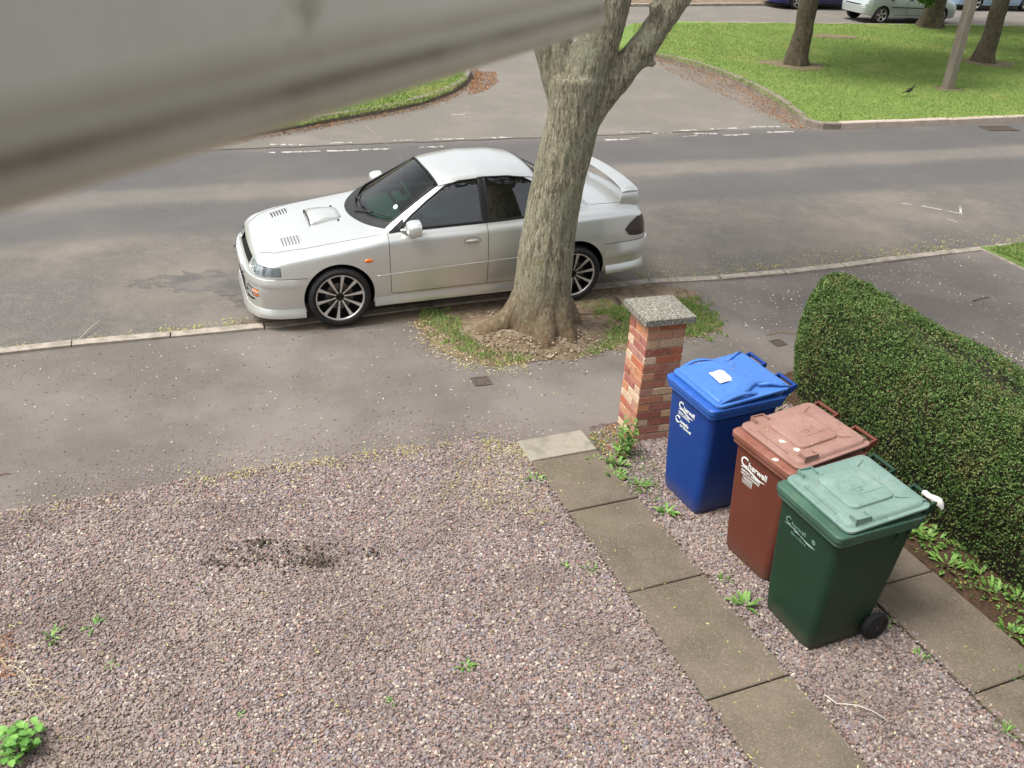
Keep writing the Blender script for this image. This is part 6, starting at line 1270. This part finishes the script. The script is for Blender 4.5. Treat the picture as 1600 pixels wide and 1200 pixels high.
# lamps
for s in (-1, 1):
    n = 20; lo = [(0, .580), (.45, .566), (.75, .572), (1, .582)]; up = [(0, .668), (.5, .676), (1, .670)]; xr = np.linspace(0, .5, 201)
    def hl_grid(off, u0=0., u1=1.):
        V = []
        for i in range(n + 1):
            u = u0 + (u1 - u0) * i / n; a = np.interp(u, [p[0] for p in lo], [p[1] for p in lo]); b = np.interp(u, [p[0] for p in up], [p[1] for p in up])
            for j in range(6):
                z = a + (b - a) * j / 5; yv = np.maximum.accumulate([sh.side(x, z) for x in xr]); xa = float(np.interp(.395, yv, xr)); P_ = np.column_stack([xr, yv]); P_ = P_[(xr >= xa) & (xr <= .318)]
                dd = np.concatenate([[0], np.cumsum(np.linalg.norm(np.diff(P_, axis=0), axis=1))]); t = u * dd[-1]; V.append((float(np.interp(t, dd, P_[:, 0])) + off, s * (float(np.interp(t, dd, P_[:, 1])) - off * .6), z))
        m_ = MB(); m_.add(V, [(i * 6 + j, (i + 1) * 6 + j, (i + 1) * 6 + j + 1, i * 6 + j + 1) for i in range(n) for j in range(5)]); return m_
    hl = hl_grid(.002).build('headlight', m_lens, car, smooth=True)
    hl_grid(.035, .03, .97).build('lamp_housing', M('lamp_housing', '#d9dcdc', .35, [(60, '#a9adae', .45, .6, .7, (1, 1, .1))], [(70, .5, .006, (1, 1, .1))], metal=.4), hl, smooth=True)
    for y, r in ((.50, .036), (.655, .042)):
        mb = MB(); xx = float(np.interp(y, np.maximum.accumulate([sh.side(x, .62) for x in np.linspace(0, .5, 101)]), np.linspace(0, .5, 101))) + .05
        mb.lathe([(.03, 0), (.03, .012), (.02, r * .7), (-.01, r), (-.02, r + .004)], 26, axis='x', off=(xx, s * y, .622)); mb.build('reflector', m_chrome, hl, smooth=True)
    mb = MB(); mb.box((.20, s * .57 - .006, .57), (.21, s * .57 + .006, .67)); mb.build('lamp_divider', m_silver, hl)
    # indicator and fog lamp behind two slats low in the bumper
    xs_ = np.linspace(0, .5, 101); fx = lambda y, z: float(np.interp(y, np.maximum.accumulate([sh.side(x, z) for x in xs_]), xs_))
    mb = MB(); mb.loft([[(fx(y, .385) + .012, s * y, z) for z in (.355, .42)] + [(fx(y, .385) + .05, s * y, z) for z in (.42, .355)] for y in np.linspace(.585, .68, 6)]); mb.build('front_indicator', m_amber, fbump, smooth=True, angle=30)
    mb = MB(); mb.lathe([(.03, 0), (.02, .03), (0, .042), (-.004, .046)], 24, axis='x', off=(fx(.50, .36) + .03, s * .51, .355)); mb.build('fog_lamp', m_chrome, fbump, smooth=True)
    for z in (.335, .395):
        mb = MB(); P = [(fx(y, z) - .002 + (.01 if i in (0, 11) else 0), s * y, z) for i, y in enumerate(np.linspace(.43, .69, 12))]; mb.loft([[(p[0], p[1], p[2] - .009), (p[0], p[1], p[2] + .009), (p[0] + .03, p[1], p[2] + .007), (p[0] + .03, p[1], p[2] - .007)] for p in P]); mb.build('bumper_slat', m_silver, fbump, smooth=True, angle=40)
    mb = MB(); z = .675; x = 1.16; y = s * sh.side(x, z); mb.loft([[(x + .045 * r * math.cos(a), y + s * d, z + .020 * r * math.sin(a)) for a in np.linspace(0, 6.283, 21)[:-1]] for d, r in ((-.004, 1), (.006, .95), (.010, .7))]); mb.build('side_repeater', m_amber, car, smooth=True)
    # tow / washer nub on the bumper face
    mb = MB(); y = .36; zz = .50; mb.loft([[(fx(y, zz) + .02 - .05 * k, s * y + (.028 - .012 * k) * math.cos(a), zz + .005 + (.016 - .006 * k) * math.sin(a)) for a in np.linspace(0, 6.283, 9)[:-1]] for k in (0, 1)]); mb.build('washer_nozzle', m_black, fbump, smooth=True)
# front splitter lip and side skirts, rear lip
mb = MB(); P = []
for x in list(np.linspace(.0, .52, 26)): P.append((x, sh.side(x, .20)))
path_ = [(x, -y) for x, y in P[::-1]] + [(x, y) for x, y in P]
def lip(path, z0, z1, out_, name, par, mat=m_silver, taper=0):
    rings = []; K_ = len(path)
    for i, (x, y) in enumerate(path):
        out = out_ * (min(1, .05 + min(i, K_ - 1 - i) / taper) if taper else 1)
        a = np.array(path[max(i - 1, 0)]); b = np.array(path[min(i + 1, K_ - 1)]); t = (b - a) / (np.linalg.norm(b - a) + 1e-9); n_ = np.array([-t[1], t[0]]); 
        c = np.array([x, y]); 
        if np.dot(n_, c - np.array([2.17, 0])) < 0: n_ = -n_
        q = lambda d, z: (x + n_[0] * d, y + n_[1] * d, z); rings.append([q(-.03, z0), q(out * .8, z0), q(out, z0 + .012), q(out * .8, (z0 + z1) / 2), q(out * .25, z1), q(-.03, z1)])
    mb = MB(); mb.loft(rings); return mb.build(name, mat, par, smooth=True, angle=40)
lip(path_, .13, .225, .03, 'front_lip', fbump)
for s in (-1, 1): lip([(x, s * (sh.side(x, .24) - .006)) for x in np.linspace(1.21, 3.03, 30)], .165, .275, .028, 'side_skirt', car)
P = [(x, sh.side(x, .32)) for x in np.linspace(3.76, 4.335, 22)]; lip([(x, -y) for x, y in P] + [(x, y) for x, y in P[::-1]], .245, .335, .03, 'rear_lip', rbump)
# bumper top bulge line
lip([(x, -y) for x, y in [(x, sh.side(x, .50)) for x in np.linspace(0, .54, 24)][::-1]] + [(x, sh.side(x, .50)) for x in np.linspace(0, .54, 24)], .475, .548, .016, 'bumper_shoulder', fbump, taper=5)
P = [(x, sh.side(x, .52)) for x in np.linspace(3.73, 4.335, 24)]; lip([(x, -y) for x, y in P] + [(x, y) for x, y in P[::-1]], .44, .59, .03, 'bumper_shoulder', rbump, taper=7)
# tail lamps: dark smoked wrap round lenses
m_tail = M('smoked_tail_lamp', '#1d0d12', .12, coat=1, spec=.6)
for s in (-1, 1):
    p = patch_side(sh, ([(3.96, .735), (4.01, .67), (4.10, .655), (4.262, .655)], [(3.96, .74), (4.02, .80), (4.11, .855), (4.205, .865), (4.262, .74)]), s, .006, 22, 8); t = p.build('tail_lamp', m_tail, car, smooth=True)
    mb = MB()
    V = []
    for j in range(8):
        z = .66 + (.80 - .66) * j / 7
        for i in range(8): y = .50 + .19 * i / 7; xs_ = np.linspace(4.0, 4.34, 80); yv = np.array([sh.side(x, z) for x in xs_]); x = float(np.interp(-y, -yv, xs_)) if y < yv[0] else 4.2; V.append((x + .004, s * y, z))
    mb.add(V, [(i * 8 + j, (i + 1) * 8 + j, (i + 1) * 8 + j + 1, i * 8 + j + 1) for i in range(7) for j in range(7)]); mb.build('tail_lamp', m_tail, car, smooth=True)
# door mirrors
for s in (-1, 1):
    mb = MB(); R = []
    for x, hy, hz in ((1.54, .03, .028), (1.552, .072, .055), (1.59, .094, .072), (1.64, .098, .076), (1.67, .098, .076)):
        R.append([(x, s * (.845 + .005) + hy * math.copysign(abs(math.cos(a)) ** .7, math.cos(a)), .975 + hz * math.copysign(abs(math.sin(a)) ** .7, math.sin(a))) for a in np.linspace(0, 6.283, 25)[:-1]])
    mb.loft(R); mr = mb.build('door_mirror', m_silver, car, smooth=True, angle=50)
    mb = MB(); mb.loft([[(1.668, s * .87 + .078 * math.copysign(abs(math.cos(a)) ** .7, math.cos(a)), .975 + .056 * math.copysign(abs(math.sin(a)) ** .7, math.sin(a))) for a in np.linspace(0, 6.283, 25)[:-1]], [(1.670, s * .87 + .07 * math.cos(a), .975 + .05 * math.sin(a)) for a in np.linspace(0, 6.283, 25)[:-1]]]); mb.build('mirror_glass', m_chrome, mr)
    mb = MB(); mb.loft([[(1.50, s * .735, .915), (1.60, s * .735, .925), (1.60, s * .725, .96), (1.50, s * .725, .935)], [(1.57, s * .80, .930), (1.65, s * .80, .935), (1.65, s * .80, .965), (1.57, s * .80, .955)]]); mb.build('mirror_arm', m_silver, mr, smooth=True, bevel=.006)
# boot spoiler
mb = MB(); R = []
def wing(x0, x1, y, z, th=.030): return [(x0, y, z), (x0 + (x1 - x0) * .3, y, z + th * .55), (x0 + (x1 - x0) * .7, y, z + th * .62), (x1, y, z + th * .35), (x1 + .004, y, z - .004), (x0 + (x1 - x0) * .6, y, z - th * .35), (x0 + .02, y, z - th * .3)]
for y in np.linspace(-.66, .66, 23):
    t = abs(y) / .66; d = .05 * t ** 2; z = 1.142 - .018 * t ** 3 - (.02 if t > .97 else 0); R.append(wing(4.0 - d, 4.165 - d * .6, y, z, .024))
mb.loft(R)
for s in (-1, 1):
    mb.loft([wing(3.93, 4.15, s * .655, .955, .012), wing(3.94, 4.15, s * .662, 1.0, .03), wing(3.95, 4.15, s * .655, 1.07, .03), wing(3.96, 4.145, s * .632, 1.115, .03), wing(3.97, 4.14, s * .60, 1.133, .02)])
sp = mb.build('boot_spoiler', m_silver, car, smooth=True, angle=55)
# door for fuel, aerial, number plates, wheels
mb = MB(); mb.tube([(1.86, .56, 1.26), (1.48, .68, 1.62)], [.003, .0018], 6); mb.build('aerial', M('aerial_steel', '#c9b9ac', .3, metal=.6), car)
mb = MB(); mb.box((-.012, -.26, .44), (.0, .26, .55)); mb.build('number_plate', M('plate_white', '#d8d8d2', .5), fbump)
for x in (AXF, AXR):
    for s in (-1, 1): wheel(car, x, s * .735, WR, .240, s).location.z = WR - (.03 if x > 2 else 0)
# ---- the cars across the green: the same kind of shell with other outlines
def far_car(name, loc, rz, L, keys, pnt, label, axles, wr, win, hw=.86, extras=None, plate=None, glass=None):
    s2 = Shell(keys, L); e = empty(name, (*loc, ZR), rz, label, 'car', 'cars parked along the far road'); b = s2.build('body', [pnt])
    mb = MB()
    for x in axles:
        for s in (-1, 1): mb.lathe([(s * .58, wr + .035), (s * 1.2, wr + .035)], 36, off=(x, 0, wr), cap0=True, cap1=True)
    boolean(b, mb, m_well); b.parent = e; b.data.polygons.foreach_set('use_smooth', [True] * len(b.data.polygons)); b.data.set_sharp_from_angle(angle=math.radians(32))
    for s in (-1, 1):
        for lo, up in win: patch_side(s2, (lo, up), s, .004, 16, 5).build('side_window', glass or m_dglass, e, smooth=True)
        mb = MB(); line_side(mb, s2, [(axles[0] + wr + .06, .55), (axles[1] - wr - .06, .58)], .018, s, .1); mb.build('side_moulding', m_black, e, smooth=True)
        mb = MB()
        for x in win[0][2] if len(win[0]) > 2 else (): pass
        for x in (L * .34, L * .58): line_side(mb, s2, [(x, .90), (x, .30)], .006, s)
        line_side(mb, s2, [(L * .34, .30), (L * .70, .30)], .006, s); mb.build('panel_gap', m_gap, e)
        for x in (L * .55, L * .75):
            mb = MB(); y = s * s2.side(x, .82); mb.box((x - .07, y - .02, .80), (x + .07, y + .02, .835)); mb.build('door_handle', m_black, e, bevel=.006)
        for x in axles: wheel(e, x, s * (hw - .12), wr, wr * .68, s, 'five')
    return e, s2
def hatch_keys(L, H, hood=.95, wsx=1.15, roof0=1.9, roof1=3.6, w=.86, z0=0):
    zt = [(0, .55), (.06, .62), (.15, .72), (.6, .86), (wsx - .1, hood), (wsx, hood + .02), (roof0, H - .05), (roof0 + .2, H - .01), ((roof0 + roof1) / 2, H), (roof1, H - .05), (L - .25, 1.05), (L - .12, .95), (L - .08, .78), (L, .60)]
    dz = lambda d: [(x, z - d * (1 if .3 < x < L - .2 else .3)) for x, z in zt]
    return dict(w=[(0, .45), (.04, .62), (.12, .74), (.3, w - .03), (.8, w), (L - .7, w), (L - .25, w - .03), (L - .08, w - .12), (L - .02, w - .22), (L, w - .35)], zb=[(0, .22), (.5, .2), (L - .6, .22), (L, .33)],
                zs=[(0, .52), (.06, .58), (.15, .66), (.6, .80), (1.2, .90), (L - .4, .95), (L - .15, .90), (L - .08, .74), (L, .57)], w6=[(0, .38), (.1, .6), (.4, w - .12), (L - .5, w - .1), (L - .1, w - .18), (L, w - .45)],
                z6=[(0, .53), (.06, .60), (.15, .69), (.6, .83), (1.2, .93), (L - .4, .98), (L - .15, .93), (L - .08, .76), (L, .585)], w7=[(0, .3), (.3, .5), (1.1, .62), (roof0, .58), (roof1, .58), (L - .2, .62), (L, .3)],
                z7=dz(.07), w8=[(0, .2), (.5, .32), (L - .3, .32), (L, .2)], z8=dz(.02), zc=zt)

r0 = np.array(G(1374, 38, ZR)); r1 = np.array(G(1453, 38.5, ZR)); fa = .345
u = np.array([math.cos(fa), math.sin(fa)]); v = np.array([-u[1], u[0]])
# estate: nose to the right, so its x axis points back to the left
Lf = 4.2; o = r0 + u * (Lf - .70) + v * (.86 - .12 + .10)
m_pale_g = paint('pale_green_silver', '#b3bdb8', .5, .34)
fe, fs_ = far_car('parked_hatchback', o, fa + math.pi, Lf, hatch_keys(Lf, 1.45), m_pale_g, 'pale green silver hatchback on the far road beyond the green, partly behind a stout tree', (.87, 3.49), .30,
        [([(1.35, .97), (2.25, .98)], [(1.35, 1.0), (1.9, 1.33), (2.25, 1.36)]), ([(2.32, .98), (3.3, 1.0)], [(2.32, 1.36), (3.3, 1.33)])])
mb = MB(); mb.box((4.135, -.30, .80), (4.165, .30, .93)); mb.build('number_plate', M('plate_yellow', '#e0bb35', .5, [(14, '#33301f', .56, .6, .8)]), fe)
mb = MB(); mb.tube([(3.55, -.87, .62), (3.95, -.84, .62), (4.12, -.72, .62), (4.18, -.4, .62), (4.19, .0, .62), (4.18, .4, .62), (4.12, .72, .62)], .022, 8); mb.build('bumper_strip', m_black, fe, smooth=True)
b0 = np.array(G(1240, 15, ZR)); Lb = 4.3
o = b0 - u * .75 + v * .78
be, bs_ = far_car('parked_people_carrier', o, fa, Lb, hatch_keys(Lb, 1.62, 1.02, .95, 1.6, 3.7), paint('dark_blue_paint', '#141c5e', .3, .3), 'dark blue people carrier parked by the far kerb behind the first tree', (.85, 3.45), .31,
        [([(1.3, 1.0), (4.0, 1.05)], [(1.3, 1.05), (1.7, 1.45), (3.7, 1.5), (4.0, 1.2)])])
b0 = np.array(G(1518, 17, ZR)); o = b0 - u * .80 + v * .78
le, ls_ = far_car('parked_van', o, fa, 4.5, hatch_keys(4.5, 1.75, 1.05, .9, 1.5, 4.0), paint('pale_blue_paint', '#8fa9c2', .3, .32), 'pale blue car at the right end of the far road behind the third tree', (.9, 3.6), .31,
        [([(1.3, 1.05), (4.1, 1.08)], [(1.3, 1.1), (1.7, 1.5), (4.0, 1.55), (4.1, 1.3)])])
# low garden wall and hedge line beyond the far pavement
m_fw = M('far_brick_wall', '#86604d', .9, [(6, '#6a4a3a', .45, .6, .7), (30, '#a58a70', .55, .68, .5)], [(30, .5, .01)])
fwl = [G(x, y, ZR) for x, y in ((500, 2), (990, -3), (1190, -4), (1400, -2), (1700, 4))]
fwl = [(p[0] + (-math.sin(fa)) * .8, p[1] + math.cos(fa) * .8) for p in fwl]; mb = MB()
for a, b in zip(fwl[:-1], fwl[1:]):
    t = np.array(b) - a; t /= np.linalg.norm(t); n_ = np.array([-t[1], t[0]]) * .11
    for z0, z1, k in ((0, .95, 1), (.95, 1.02, 1.3)):
        P = [np.array(a) - n_ * k, np.array(b) - n_ * k, np.array(b) + n_ * k, np.array(a) + n_ * k]; mb.loft([[(*p, z0 + .003) for p in P], [(*p, z1) for p in P]])
tag(mb.build('garden_wall', m_fw), 'low brown brick garden wall beyond the far road', 'wall')
